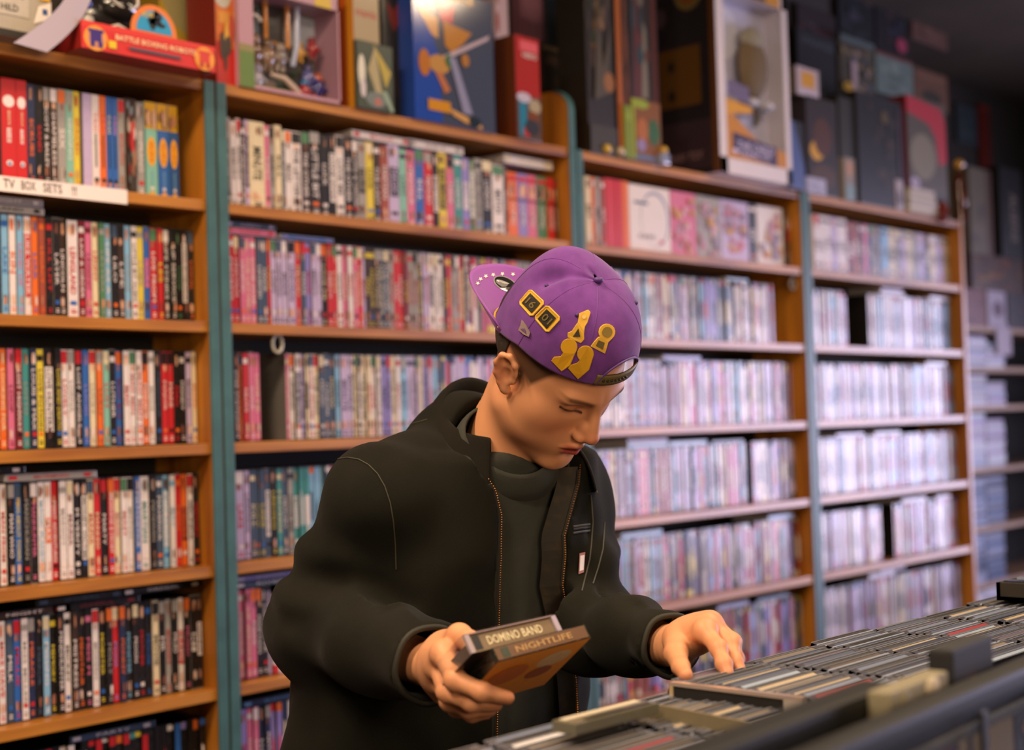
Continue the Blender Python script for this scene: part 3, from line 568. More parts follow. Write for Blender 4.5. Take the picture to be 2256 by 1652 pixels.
pack('yellow_box', 'toy box', 'olive yellow box behind the arched robot sign', 352, 412, -60, Y0+.15, .14, 'b0902c', [('r', .2, .4, .5, .9, 'c9a63a'), ('p', [(0, 1), (0, .8), (.4, .6), (1, .5), (1, 1)], '9c8f60')], side='8c7020')
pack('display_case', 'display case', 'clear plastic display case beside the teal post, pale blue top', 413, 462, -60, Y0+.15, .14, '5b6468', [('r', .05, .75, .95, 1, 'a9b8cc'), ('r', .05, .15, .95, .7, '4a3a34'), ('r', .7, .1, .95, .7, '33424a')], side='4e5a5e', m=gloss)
# --- second bookcase
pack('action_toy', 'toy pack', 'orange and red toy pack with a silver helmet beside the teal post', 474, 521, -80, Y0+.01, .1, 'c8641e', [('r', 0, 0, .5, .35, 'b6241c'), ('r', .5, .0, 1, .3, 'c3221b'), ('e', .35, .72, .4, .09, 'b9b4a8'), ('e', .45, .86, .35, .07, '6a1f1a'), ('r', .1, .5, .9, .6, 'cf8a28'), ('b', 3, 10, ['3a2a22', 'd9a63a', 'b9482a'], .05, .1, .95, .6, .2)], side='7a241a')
def fig_scene(o, w, h, dep, u0, v0, u1, v1):
    rng = random.Random(5); s = MB(); W_ = w*(u1-u0); H_ = h*(v1-v0)
    # an orange gate, a pale post, a leaning slide and small plastic figures
    s.tube([(w*.4, .05, h*.86), (w*.4, .05, h*.50), (w*.62, .05, h*.46), (w*.62, .05, h*.86)], .006, C('d98a2a')); s.box((w*.41, .06, h*.5), (w*.61, .07, h*.86), C('3a3530'))
    s.tube([(w*.69, .04, h*.84), (w*.68, .04, h*.5), (w*.63, .04, h*.3)], .006, C('c7cfe6')); s.tube([(w*.16, .04, h*.42), (w*.2, .04, h*.5)], .006, C('a9c3d6'))
    s.tube([(w*.22+.022*math.cos(a), .03, h*.62+.012*math.sin(a)) for a in [2*math.pi*i/16 for i in range(13)]], .004, C('e9dcc6'))
    s.tube([(w*.36, .02, h*.17), (w*.48, .02, h*.16), (w*.58, .02, h*.09), (w*.66, .02, h*.02)], [.004, .007, .008, .006], C('e0c3ae'))
    s.build('playset_parts', gloss, o, smooth=True)
    for i, (u, v, c1, c2, sz) in enumerate(((.17, .1, 'b9b0c8', 'a8a0b0', 1.2), (.29, .08, 'c9c0cc', 'b0a8b8', 1.1), (.27, .3, '8a6a50', 'a08060', 1.3), (.4, .28, '9a7a60', '70583f', 1.3), (.52, .3, '8c8078', 'a39080', 1.1), (.72, .4, 'd9a02c', 'c08a28', .8), (.85, .45, 'b02828', '8a2a28', .9), (.8, .18, '6a6aa8', '3f3a70', 1), (.9, .1, '3b3a8a', 'c05a3a', 1.1), (.76, .06, 'b02a2a', '3a7ab0', .9))):
        q = MB(); x, z = w*u, h*v; k = .014*sz
        q.ball((x, .045, z+k*2.4), k*.8, C(c2)); q.ball((x, .045, z+k), (k, k*.8, k*1.5), C(c1)); q.tube([(x-k*1.4, .04, z+k*.6), (x, .04, z+k*1.6), (x+k*1.4, .04, z+k*.7)], k*.3, C(c1)); q.tube([(x-k*.5, .045, z), (x-k*.5, .045, z-k)], k*.35, C(c2)); q.tube([(x+k*.5, .045, z), (x+k*.5, .045, z-k)], k*.35, C(c2))
        q.build('toy_figure', gloss, o, smooth=True)
    q = MB(); q.box((w*.05, .01, h*.03), (w*.5, .09, h*.05), C('7a8a2c')); q.build('grass_base', gloss, o)
pack('playset_pack', 'toy pack', 'large window playset pack framed in pink, small plastic figures inside', 525, 748, -45, Y0-.005, .12, 'b58896', [('r', 0, .5, 1, 1, '6a7470'), ('p', [(.5, .7), (1, .55), (1, .98), (.55, 1)], 'c3cdd8'), ('p', [(.1, .55), (.4, .55), (.35, .95), (.25, .9)], 'aebcc8'), ('p', [(.0, .8), (.3, .95), (.25, .6)], '2f2a28'), ('b', 9, 30, ['3f4a3c', '5a4a40', '2e3a34', '8a7060', '4a3a4a', '6a6a70'], 0, 0, 1, .6, .14)],
     inside=dict(bd=.085, win=(.14, .03, .985, .83), back='6a665c', fig=fig_scene, high=[('r', .03, .1, .25, .5, 'c94a3a'), ('r', .75, .0, .92, .5, 'd1b02c'), ('r', .3, .6, .9, 1, '5a5652')], left=[('r', 0, 0, 1, .3, '5f7a3a'), ('r', 0, .3, 1, .36, '8a8050')]))
pack('script_box', 'toy box', 'beige box with red script lettering, its side red and yellow', 778, 836, -80, Y0+.0, .09, 'a3906c', [('t', 'mania', .5, .66, .8, .06, 'a52a2a'), ('r', .1, .45, .9, .47, '6a604c'), ('r', .1, .4, .9, .41, '6a604c'), ('r', 0, 0, 1, .36, '1c1a16')], side='c05a1c', sops=[('r', 0, 0, .5, 1, 'b02418'), ('r', .75, 0, 1, 1, 'd08a20')])
pack('comic_card', 'comic', 'green and yellow comic art card standing in front of the beige box', 786, 866, 96, Y0-.012, .01, '3a4434', [('p', [(.45, 1), (.95, .6), (.8, .35)], 'b09c3c'), ('p', [(.5, .95), (.3, .6), (.6, .1), (.7, .2)], 'a89a70'), ('e', .12, .55, .1, .25, 'd8d2c0'), ('e', .15, .3, .08, .15, 'c9bfc0'), ('e', .5, .15, .3, .12, '6a7470'), ('e', .55, .12, .1, .06, 'b0685a'), ('p', [(.8, .3), (1, .02), (.9, .0), (.65, .3)], '8aa08a')])
pack('dark_art_box', 'toy box', 'black art box with a faint red mask behind the comic card', 842, 894, -80, Y0+.04, .06, '1a1917', [('p', [(.2, .75), (.5, .7), (.85, .8), (.7, .62), (.5, .56), (.3, .64)], '7a2a1c'), ('b', 4, 5, ['2a2230', '2a1f1c'], .1, .1, .9, .5, .2)])
pack('warrior_box', 'poster box', 'tall glossy blue grey box with orange winged warrior artwork and sword', 910, 1088, -18, Y0-.008, .075, '40485c',
     [('p', [(0, 0), (.33, 0), (.3, .5), (.12, .85), (0, .85)], '2448a0'), ('r', .2, .93, .75, 1, 'b98a3a'), ('p', [(.27, .93), (.4, .86), (.52, .9), (.48, .76), (.34, .76)], 'c2303a'), ('p', [(.02, .84), (.3, .77), (.3, .62), (.22, .64)], 'cf9a5c'), ('p', [(.36, .76), (.72, .72), (.6, .62), (.46, .54), (.38, .58)], 'b5792c'), ('p', [(.3, .44), (.93, .7), (.95, .74), (.3, .48)], 'b9a6b0'),
      ('e', .3, .43, .13, .07, 'b98a4a'), ('e', .12, .42, .07, .1, 'b56f2c'), ('p', [(.25, .36), (.36, .22), (.43, .25), (.32, .38)], 'b5704a'), ('e', .42, .47, .05, .05, '3f6a3c'), ('p', [(.42, .5), (.58, .1), (.7, .1), (.5, .5)], '8a8aa8'), ('r', .15, .08, .42, .16, 'c98a24'), ('p', [(.4, .12), (.8, .04), (.82, .0), (.6, .03), (.45, .07)], 'c9985c'), ('e', .72, .05, .08, .04, '23303a'), ('e', .62, .5, .05, .05, 'a8743a'), ('t', 'HEROES', .47, .965, .45, .045, '2c2820')], side='2548a4', m=gloss)
pack('pale_pink_box', 'toy box', 'pale pink blank box standing high behind the blue warrior box', 1093, 1122, -80, Y0+.1, .05, 'b49aa2', [('b', 4, 4, ['a08a90', '8a3a34'], .0, .6, .3, .95, .2)])
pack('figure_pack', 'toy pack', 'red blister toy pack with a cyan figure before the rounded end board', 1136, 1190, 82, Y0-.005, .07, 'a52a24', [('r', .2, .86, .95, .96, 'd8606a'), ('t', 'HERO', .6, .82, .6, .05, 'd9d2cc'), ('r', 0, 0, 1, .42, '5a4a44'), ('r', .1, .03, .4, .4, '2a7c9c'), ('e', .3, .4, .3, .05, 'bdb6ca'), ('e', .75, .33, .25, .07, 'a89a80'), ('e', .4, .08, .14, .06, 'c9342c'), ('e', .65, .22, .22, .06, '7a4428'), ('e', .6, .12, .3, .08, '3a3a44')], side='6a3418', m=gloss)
pack('mauve_box', 'toy box', 'dull mauve box hung high behind the red blister pack', 1146, 1196, -80, Y0+.27, .035, '7a5060', [('e', .5, .5, .4, .3, '84586a')], pyb=88)
pack('navy_box', 'toy box', 'dark navy box with a faint red mark right of the mauve box', 1202, 1268, -80, Y0+.27, .035, '16202c', [('e', .5, .85, .3, .06, '5a2630'), ('b', 6, 5, ['2a2c34', '33241c'], .1, .2, .9, .7, .2)], pyb=180)
pack('lettered_card', 'card', 'tilted dark card with pale worn lettering above the rounded end board', 1196, 1272, 108, Y0+.22, .012, '2c2622', [('r', 0, .92, 1, 1, '8f7a5a'), ('t', 'AWAKENS', .5, .7, .8, .25, '8a6c62'), ('r', .95, 0, 1, 1, '6a5c44'), ('b', 3, 5, ['4a3028', '6a4a3c'], .05, .1, .9, .4, .15)], pyb=206)
# --- third bookcase
cl = [('figurine_pack', 'toy pack', 'dark spiky figurine pack at the left end of the third bookcase top', 1292, 1352, -40, Y0+.0, .1, '241e18', [('b', 1, 22, ['3c3028', '57452f', '2c3424', '7a5a3a', '40302c'], .02, .3, .98, .98, .12), ('p', [(.2, .3), (.4, .9), (.55, .5), (.9, .8), (.7, .35)], '4a4236'), ('e', .75, .42, .2, .06, '8a5a34'), ('r', 0, 0, 1, .16, '3a342c')]),
      ('orange_frame_pack', 'toy pack', 'tall narrow dark pack edged in orange', 1358, 1384, -60, Y0-.004, .05, '2a1c14', [('r', 0, 0, .4, 1, 'a3561c'), ('b', 2, 10, ['4a2a1c', '6a3a24'], .4, .2, 1, .95, .2)]),
      ('hooded_figure_pack', 'toy pack', 'dark toy pack with pale hooded shape and dark red edge', 1386, 1450, -60, Y0+.04, .08, '2b211b', [('p', [(.1, .3), (.25, .95), (.4, .95), (.5, .3)], '5a2f30'), ('p', [(.4, .35), (.5, .75), (.6, .7), (.62, .35)], '7a7468'), ('r', .8, .1, .95, .95, '552418'), ('b', 8, 8, ['57302a', '2f4048', '6a6058'], .05, .5, .8, .95, .14)]),
      ('monkey_toy_pack', 'toy pack', 'orange and green toy pack low in front of the dark packs', 1392, 1456, 222, Y0-.008, .06, '7a4a1c', [('r', 0, 0, .1, 1, '8a9a24'), ('e', .3, .93, .3, .08, '8a9a2c'), ('e', .75, .5, .2, .22, '2f5a34'), ('e', .35, .5, .2, .2, 'a3602c'), ('e', .3, .25, .15, .1, '8a7aa8'), ('r', .1, .02, .95, .1, '5a6a8c')]),
      ('green_toy', 'toy', 'slim lime green toy leaning at the orange pack', 1377, 1392, 232, Y0-.012, .02, '76852a', [('e', .5, .8, .4, .1, '8a9a3a')])]
for c_ in cl: pack(*c_)
for px, c, lab in ((1331, 'c9a63a', 'little yellow and violet ball on the third bookcase edge'), (1360, 'b5a48a', 'little cream ball beside the yellow and violet ball')):
    q = MB(); p = at(px, 300, Y0+.0); r = .014; q.ball((p.x, p.y-.008, Z0+r), r, C(c), n=16, k=10); tag(q.build('toy_ball', gloss, smooth=True), lab, 'ball')
q = MB(); p = at(1455, 340, Y0-.004); q.box((p.x-.02, p.y-.02, Z0), (p.x+.02, p.y+.01, Z0+.03), C('8a93b4'), ch=.004); q.ball((p.x+.004, p.y-.008, Z0+.04), .013, C('c9a23c')); tag(q.build('toy_car', gloss, smooth=True), 'small blue grey toy with yellow top at the purple box corner', 'toy')
def fig_candle(o, w, h, dep, u0, v0, u1, v1):
    s = MB(); x = w*.62; k = w; s.ball((x, .035, h*.60), (k*.19, .03, h*.17), C('7a6238')); s.ball((x, .035, h*.74), (k*.15, .027, h*.07), C('a49a80'))
    s.ball((x-k*.1, .03, h*.40), (k*.09, k*.08, h*.03), C('c9c4cf')); s.ball((x+k*.12, .03, h*.40), (k*.09, k*.08, h*.03), C('c9c4cf')); s.tube([(x, .03, h*.42), (x+.004, .03, h*.34), (x-.004, .03, h*.29)], .008, C('574a1c'))
    s.build('toy_figure', matte, o, smooth=True)
pack('window_toy_box', 'toy box', 'big tall white and orange window toy box with dark purple side', 1580, 1738, -30, Y0-.05, .235, 'd9cfd6',
     [('r', 0, 0, 1, 1, 'cdcae0'), ('r', 0, .0, 1, .12, 'c98a3c'), ('e', .3, .8, .25, .16, 'e6e4f2')],
     inside=dict(bd=.07, win=(.1, .08, .93, .93), back='d9d6e8', fig=fig_candle), side='1f1a20', sops=[('r', .05, .36, .75, .66, '5a3a14'), ('e', .3, .57, .06, .03, '2a2018'), ('e', .3, .42, .06, .03, '2a2018'), ('r', .1, .03, .9, .28, '35262f'), ('t', 'BABY TOY', .5, .1, .5, .04, '8a6a70'), ('e', .6, .93, .22, .09, '6a5a34'), ('e', .6, .93, .15, .06, '7a4420'), ('e', .15, .83, .1, .05, '463440'), ('r', .9, 0, 1, 1, '5a3418')])
o = bpy.data.objects['window_toy_box']; w_ = o.children[0].dimensions.x if o.children else .3
bx = [c for c in o.children if c.name.startswith('box')][0]; w = max(v.co.x for v in bx.data.vertices); h = max(v.co.z for v in bx.data.vertices)
s = MB(); F = Face(s, (w*.1, .0012, h*.08), (w*.83, 0, 0), (0, 0, h*.85), (0, -1, 0), C('c98a3c'))
def decal(ops, k0=3):
    s = MB(); F = Face.__new__(Face); F.mb, F.O, F.U, F.V, F.N, F.k, F.m = s, Vector((0, 0, 0)), Vector((w, 0, 0)), Vector((0, 0, h)), Vector((0, -1, 0)), k0, 0
    draw(F, ops); s.build('window_decal', plain, o)
decal([('p', [(.1, .08), (.93, .08), (.93, .16), (.5, .2), (.1, .33)], 'c0802c'), ('p', [(.1, .3), (.45, .33), (.45, .36), (.1, .38)], 'd2962e'), ('p', [(.17, .11), (.78, .08), (.78, .18), (.17, .215)], '3a3050'), ('t', 'THE CHILD', .48, .155, .5, .04, 'cbbfe0'), ('t', 'TALKING TOY', .47, .115, .45, .03, 'cbbfe0'), ('e', .2, .12, .04, .012, 'cbbfe0')])
decal([('p', [(.13, .4), (.42, .37), (.42, .46), (.13, .48)], '6a6080')]); decal([('r', .12, .93, .9, .99, 'c8903c'), ('r', .45, .935, .7, .985, '5a4c3c')])

# --- fourth bookcase and the wall above it
dk = [('poster', 'poster', 'dark poster with red crosshatch above the small white box', 1757, 1842, 22, .29, .008, '2a1f20', [('b', 3, 26, ['6a2a34', '4a2228', '7a3038', '5a4a50'], .02, .0, .98, .6, .12)], dict(pyb=104)),
      ('poster', 'poster', 'black poster with faint blue shapes at the top above the comics', 1846, 1925, -40, .29, .008, '15171b', [('b', 5, 18, ['22303c', '3a3a4a', '1f2c30', '4a3a3c'], .02, .0, .98, 1, .14)], dict(pyb=86)),
      ('poster', 'poster', 'black poster with a pink splash left of the brown poster', 1928, 2000, -40, .29, .008, '17151a', [('b', 6, 16, ['2a2a3c', '2c3440', '3c2a2c'], .02, .0, .98, 1, .14), ('e', .75, .15, .16, .1, 'a8405c')], dict(pyb=118)),
      ('poster', 'poster', 'dull pinkish brown poster, highest near the ceiling edge', 2008, 2086, 18, .29, .008, '6a4a42', [('b', 7, 8, ['7a564c', '5a4038', '4a5a54'], .1, .1, .9, .9, .2)], dict(pyb=98)),
      ('comic_book', 'comic', 'black comic with grey title under the crosshatch poster', 1757, 1848, 72, .26, .01, '1d1c20', [('t', 'STRANGE', .5, .82, .8, .12, '4a5058'), ('p', [(.4, .0), (.5, .5), (.62, .0)], '3a4044')], dict(pyb=215)),
      ('comic_book', 'comic', 'grey and cream comic with a yellow disc at its corner', 1850, 1926, 88, .25, .01, '4a4438', [('b', 2, 22, ['8a7a5a', '33302c', 'a08a80', '55606a'], .02, .05, .98, .85, .12), ('r', 0, .9, 1, 1, '5a6a6c'), ('e', .2, .12, .16, .09, 'c9a02c'), ('r', .3, .1, .45, .6, 'b5a0a4')], dict(pyb=214)),
      ('comic_book', 'comic', 'pale blue green comic in the row above the red blister', 1930, 2012, 124, .25, .01, '6a7c78', [('r', 0, .93, 1, 1, '7a3a34'), ('b', 8, 8, ['7f8f88', '5c6c68'], .05, .1, .95, .9, .2)], dict(pyb=212)),
      ('comic_book', 'comic', 'brown comic with dark figure right of the pale blue comic', 2014, 2088, 158, .25, .01, '6a4a38', [('e', .5, .3, .3, .18, '3a342c'), ('r', .1, .75, .9, .9, '7a5644')], dict(pyb=238)),
      ('small_box', 'toy box', 'small white box with a yellow square under the posters', 1754, 1804, 150, .0, .05, 'b9a8b0', [('r', .22, .3, .8, .85, 'cf962c'), ('r', .1, .05, .9, .15, 'c8bcd0')], dict(pyb=212, side='5a4a30')),
      ('figure_box', 'toy box', 'dark brown box with a gold ball picture right of the big toy box', 1778, 1846, 218, .0, .08, '2a2018', [('e', .3, .45, .22, .1, 'd29a2a'), ('e', .5, .6, .3, .2, '4f2c18'), ('e', .5, .2, .4, .12, '4a3018')], {}),
      ('blue_wedge', 'toy', 'blue slanted card against the big window toy box', 1741, 1772, 268, -.03, .02, '47598f', [('p', [(.3, 1), (1, 1), (1, .3)], '1c1a18')], {}),
      ('tall_dark_box', 'toy box', 'tall dark green brown box in the middle of the fourth bookcase top', 1850, 1886, 216, .01, .1, '262318', [('r', .2, .2, .4, .95, '33341f')], {}),
      ('tall_black_box', 'toy box', 'tall black box with faint brown print left of the red blister', 1890, 1988, 214, .0, .12, '191614', [('b', 3, 9, ['2c221c', '3a2c20'], .05, .1, .95, .95, .14), ('e', .6, .82, .08, .06, '5a4a2c'), ('r', .9, 0, 1, .95, '3a3038')], {}),
      ('red_blister', 'toy pack', 'grey blister pack with a thick curved crimson rim', 2000, 2086, 222, .0, .07, '5a5348', [('p', [(0, 1), (0, .86), (.55, .8), (.72, .7), (.8, .45), (1, .5), (.98, .86), (.85, .96)], 'b8303c'), ('e', .38, .5, .33, .2, '857c68'), ('e', .15, .26, .12, .05, 'b0a0b4'), ('r', 0, .0, 1, .18, '3a332c')], dict(side='6a1a18')),
      ('small_figure', 'toy', 'small pale figure in a clear tube on the fourth bookcase edge', 1860, 1884, 348, -.01, .02, '8a8078', [('e', .5, .75, .35, .2, 'b5886a'), ('r', .1, 0, .9, .35, '7a9498')], {}),
      ('little_lilac_box', 'toy box', 'little pale lilac box with faint print at the fourth bookcase left', 1778, 1820, 392, -.012, .03, 'a9a6c0', [('b', 2, 6, ['8a8aa8', 'c0bcd0'], .1, .1, .9, .9, .2)], {}),
      ('spine_book', 'book', 'narrow white book standing left of the lilac stack', 1974, 1990, 396, -.004, .03, 'b0a2a6', [('b', 2, 6, ['5a5058', '8a7c84'], .1, .1, .9, .9, .3)], {})]
for nm, cat, lab, a, b_, t_, dy, dep, base, ops, kw in dk: pack(nm, cat, lab, a, b_, t_, Y0+dy, dep, base, ops, **kw)
for i, (a, b_, th, c) in enumerate(((1998, 2062, .026, 'b7a6bc'), (2000, 2060, .022, 'a092ac'), (1998, 2056, .024, '9a8aa8'), (2002, 2054, .02, 'a898b2'))):
    xa, xb = xat(a, Z0+.03, Y0), xat(b_, Z0+.03, Y0); z = Z0+sum((.026, .022, .024, .02)[:i]); q = MB(); q.box((xa, Y0-.01, z), (xb, Y0+.12, z+th-.001), C('cdbf9a'))
    for zz in (z, z+th-.004): q.box((xa-.001, Y0-.012, zz), (xb+.001, Y0+.12, zz+.003), C(c))
    tag(q.build('book', plain), ('bottom', 'second', 'third', 'top')[i]+' lilac book of the stack lying at the fourth bookcase right end', 'book', 'lilac books stacked on the bookcase top')
g = at(2112, 362, Y0-.0); e = empty('lamp_figurine', (g.x, g.y, Z0), 0, 'dark red figurine holding a glowing gold ball at the last bookcase corner', 'figurine')
q = MB(); hh = g.z-Z0; q.tube([(0, 0, 0), (.004, 0, hh*.3), (-.004, 0, hh*.6), (0, 0, hh*.85)], [.022, .016, .02, .01], C('5a1a14'), n=12); q.tube([(0, 0, hh*.25), (.02, -.01, hh*.3), (.012, -.01, hh*.5)], .007, C('9a6a50')); q.build('body', gloss, e, smooth=True)
q = MB(); q.ball((0, 0, hh), .02, C('d9a63a'), n=18, k=12); q.build('gold_ball', gloss, e, smooth=True)
q = MB(); q.ball((.03, .0, hh+.006), (.016, .012, .014), C('2a4a8c')); q.build('blue_cap', gloss, e, smooth=True)
q = MB(); g = at(2078, 470, Y0-.01); q.tube([(g.x-.03, g.y, Z0+.001), (g.x, g.y, Z0+.03), (g.x-.01, g.y, Z0+.06)], [.03, .022, .01], C('8a3018'), n=10); tag(q.build('toy_animal', gloss, smooth=True), 'small rusty red toy beside the lilac book stack', 'toy')
# ------------------------------------------------------------------ the farther shelf unit in the recess
YR = 2.82; x0 = 5.5; x1 = 7.9
zs = [at(2200, y, YR).z for y in (722, 809, 893, 1028, 1155, 1277, 1400)]
e = empty('wall_shelf_unit', (x0, YR, 0), 0, 'farther pale shelf unit in the recess at the right edge', 'shelf unit')
q = MB(); q.box((0, 0, 0), (.022, .26, zs[0]+.01)); q.build('side_panel', wood_side, e); q = MB(); q.box((x1-x0-.022, 0, 0), (x1-x0, .26, zs[0]+.01)); q.build('side_panel', wood_side, e)
pal = mat('pale_wood', C('b9957a'), .45, coat=.2, noise=((3, 30, 30), C('9c7a60'), .4, .7))
for z in zs: q = MB(); q.box((.022, .0, z-.022), (x1-x0-.022, .26, z)); q.build('shelf', pal, e)
q = MB(); q.box((.02, .26, .1), (x1-x0-.02, .27, zs[0])); q.build('back_panel', blackboard, e)
rng = random.Random(12); n = 0; names_ = ['white', 'ice white', 'pale lilac', 'pale blue', 'light grey']; hexs = ['d9d6e6', 'dfe3ee', 'c0b4d4', 'b4c0dc', 'b4b0bc']
for sh, (zz, zt) in enumerate(zip(zs[1:7], zs[:6])):
    for ci in range(2):
        xs = xat(2139, zz, YR)+ci*.2; cnt = int((zt-zz-.03)/.0155)-(2 if ci and sh < 3 else 0)
        for j in range(max(1, cnt)):
            n += 1; c = rng.randrange(5); q = MB(); dx = rng.uniform(-.012, .012); q.box((xs+dx, YR+.01, zz+.0002+j*.0155), (xs+dx+.19, YR+.145, zz+j*.0155+.0148), C(hexs[c] if sh not in (3, 4) else ['5a6a90', '7a8ab0', '404a6a', '8a90a8', 'a0a8c8'][c]), ch=.001)
            nm = names_[c] if sh not in (3, 4) else ['slate blue', 'light slate', 'navy grey', 'grey blue', 'steel blue'][c]
            tag(q.build('disc_box', plain), f"{nm} flat box, {ordi(j+1)} from bottom, {'left' if ci==0 else 'right'} pile, shelf {['one','two','three','four','five','six'][sh]} of recess unit", 'disc box', 'disc boxes piled flat on the recess shelf unit')
far = [('card_sign', 'card', 'grey blue card hanging in the dark behind the gold ball', 2108, 2152, 234, YR+.265, .01, '3f4a52', [('b', 2, 6, ['4f5a60', '2f4a54'], .1, .1, .9, .9, .2)], dict(pyb=318)),
       ('red_letter_sign', 'sign', 'dark red T shaped sign on the recess wall', 2158, 2182, 232, YR+.265, .01, '6a1f14', [('r', 0, .9, 1, 1, '7a2a1c')], dict(pyb=372)),
       ('grey_panel_box', 'box', 'tall grey brown box standing on the recess unit', 2136, 2186, 372, YR, .12, '6f6656', [('r', .75, 0, 1, 1, '5a4034'), ('b', 2, 6, ['7a7060', '5c5650'], .05, .1, .7, .9, .2)], dict(zb=zs[0]+.3305)),
       ('dark_spine_box', 'box', 'dark tall box with white vertical lettering at the right edge', 2204, 2252, 372, YR-.02, .12, '1a1818', [('tv', 'ALIENS', .6, .45, .3, .55, '8a7c70')], dict(zb=zs[0]+.3305)),
       ('plush_pile', 'toy', 'orange brown patterned toy box under the dark lettered box', 2140, 2256, 560, YR-.01, .2, '4a3020', [('b', 5, 26, ['6a3a1c', '7a5a24', '5a2a20', '33302c', '8a4a2c'], .02, .02, .98, .98, .12)], dict(zb=zs[0]+.168, zt=zs[0]+.33)),
       ('red_toy_box', 'toy box', 'dull red toy box on the recess unit beside a white one', 2128, 2172, 640, YR-.01, .12, '6f3a38', [('b', 5, 8, ['7a4444', '5a2c30'], .02, .02, .98, .98, .2)], dict(zb=zs[0], zt=zs[0]+.1675)),
       ('white_toy_box', 'toy box', 'white toy box with purple picture standing on the recess unit', 2176, 2216, 640, YR-.012, .1, 'aca0b0', [('e', .55, .5, .3, .22, '5a3a4c')], dict(zb=zs[0], zt=zs[0]+.1675)),
       ('dark_toy_box', 'toy box', 'dark toy box at the right end of the recess unit top', 2220, 2300, 640, YR-.01, .12, '33282c', [('b', 3, 6, ['4a3034', '2a2c30'], .1, .1, .9, .9, .2)], dict(zb=zs[0], zt=zs[0]+.1675)),
       ('hang_tag', 'tag', 'white paper tag hanging from the recess unit top shelf', 2196, 2228, 712, YR-.006, .002, 'b9aab8', [], dict(pyb=782))]
for nm, cat, lab, a, b_, t_, Y, dep, base, ops, kw in far: pack(nm, cat, lab, a, b_, t_, Y, dep, base, ops, **kw)


# ------------------------------------------------------------------ the disc bin the customer is leaning over
HB = 1.165; YB0, YB1 = .672, .955; PX_ = .1485
binm = mat('bin_board', C('2a241e'), .6, noise=(20, C('1d1915'), .4, .7)); binl = mat('bin_lip', C('6a6048'), .5, noise=(30, C('4c4534'), .4, .7))
XL0, XR0, XR1 = .548, 1.297, 3.09
g = empty('disc_bin', ((XL0+XR1)/2, (YB0+YB1)/2, 0), 0, 'long dark disc bin with ranks of upright jewel cases, customer leaning over it', 'disc bin')
def bb(name, a, b, m=binm, ch=.001):
    q = MB(); ox, oy = (XL0+XR1)/2, (YB0+YB1)/2; q.box((a[0]-ox, a[1]-oy, a[2]), (b[0]-ox, b[1]-oy, b[2]), ch=ch); return q.build(name, m, g)
bb('base', (XL0-.01, YB0-.01, HB-.145), (XR1+.01, YB1+.02, HB-.13)); bb('back_board', (XL0-.01, YB1+.006, HB-.13), (XR1+.01, YB1+.014, HB-.03))
bb('front_board', (XL0-.01, YB0-.012, HB-.13), (XR1+.01, YB0-.004, HB-.012)); bb('cabinet', (XL0+.02, YB0+.01, .0), (XR1-.02, YB1-.03, HB-.1455), mat('cabinet_dark', C('241f1b'), .6))
cols = [(XL0+i*.1495, False) for i in range(5)]+[(XR0+i*PX_, True) for i in range(12)]
for x, right in cols: bb('divider', (x-.0045, YB0, HB-.13), (x-.0015, YB1, HB-.022 if right else HB-.034), ch=0)
jc = mat('jewel_case', rough=.16, coat=.5, vc=True, noise=((60, 400, 400), C('8a8a96'), .5, .85, .35))
JP = {'dark grey': '2c2a2c', 'black': '171515', 'slate': '434c64', 'steel grey': '66728c', 'brown grey': '4f443c', 'ice blue': '92a2b8', 'warm grey': '746a60', 'red': '8e2430', 'cream': 'b3a184', 'navy': '232a42', 'white': 'cac8cc', 'purple grey': '554a5c'}  # slate and steel tones blued, window daylight put into the colour
WR = ['dark grey']*4+['black']*3+['slate']*4+['steel grey']*4+['brown grey']*2+['ice blue']*2+['warm grey', 'red', 'cream', 'navy', 'white', 'purple grey', 'purple grey']
WL = ['brown grey']*6+['dark grey']*4+['warm grey']*5+['cream']*3+['white']*2+['purple grey']*3+['steel grey']*2+['red', 'black']
TK = .0112; rng = random.Random(77)
def jewel(q, s, x, y, z, cname, lean, w=.1415, h=.122, t=.0100):
    b = C(JP[cname]); k = Vector((0, -math.sin(lean), math.cos(lean))); n = Vector((0, -math.cos(lean), -math.sin(lean))); X = Vector((1, 0, 0))
    T = Vector((x, y, z)); 
    def bx(mb, x0, x1, n0, n1, k0, k1, c, m=0):
        V = [T+X*a+n*p_+k*r_ for r_ in (k0, k1) for a, p_ in ((x0, n0), (x1, n0), (x1, n1), (x0, n1))]
        mb.mesh(V, [(0, 3, 2, 1), (4, 5, 6, 7), (0, 1, 5, 4), (1, 2, 6, 5), (2, 3, 7, 6), (3, 0, 4, 7)], c, m)
    edge = C('a4afc8') if rng.random() < .4 else C('646b7c')  # bluish edge colour carries painted daylight
    bx(q, 0, w, 0, t*.78, -h, -.0012, C('1e1c1d') if rng.random() < .6 else b)
    bx(q, 0, w, t*.8, t, -h, 0, edge); bx(q, 0, w, 0, .0011, -h, -.0002, C('85888f'))
    bx(q, 0, .012, .0012, t*.79, -.01, -.0004, C('50505a')); bx(q, w-.012, w, .0012, t*.79, -.01, -.0004, C('50505a'))
    bx(s, .013, w-.013, t*.18, t*.72, -.02, -.0008, b)
GJ = 'upright jewel cases in the disc bin'; nth = 0; q2, s2 = MB(), MB()
cn = {}
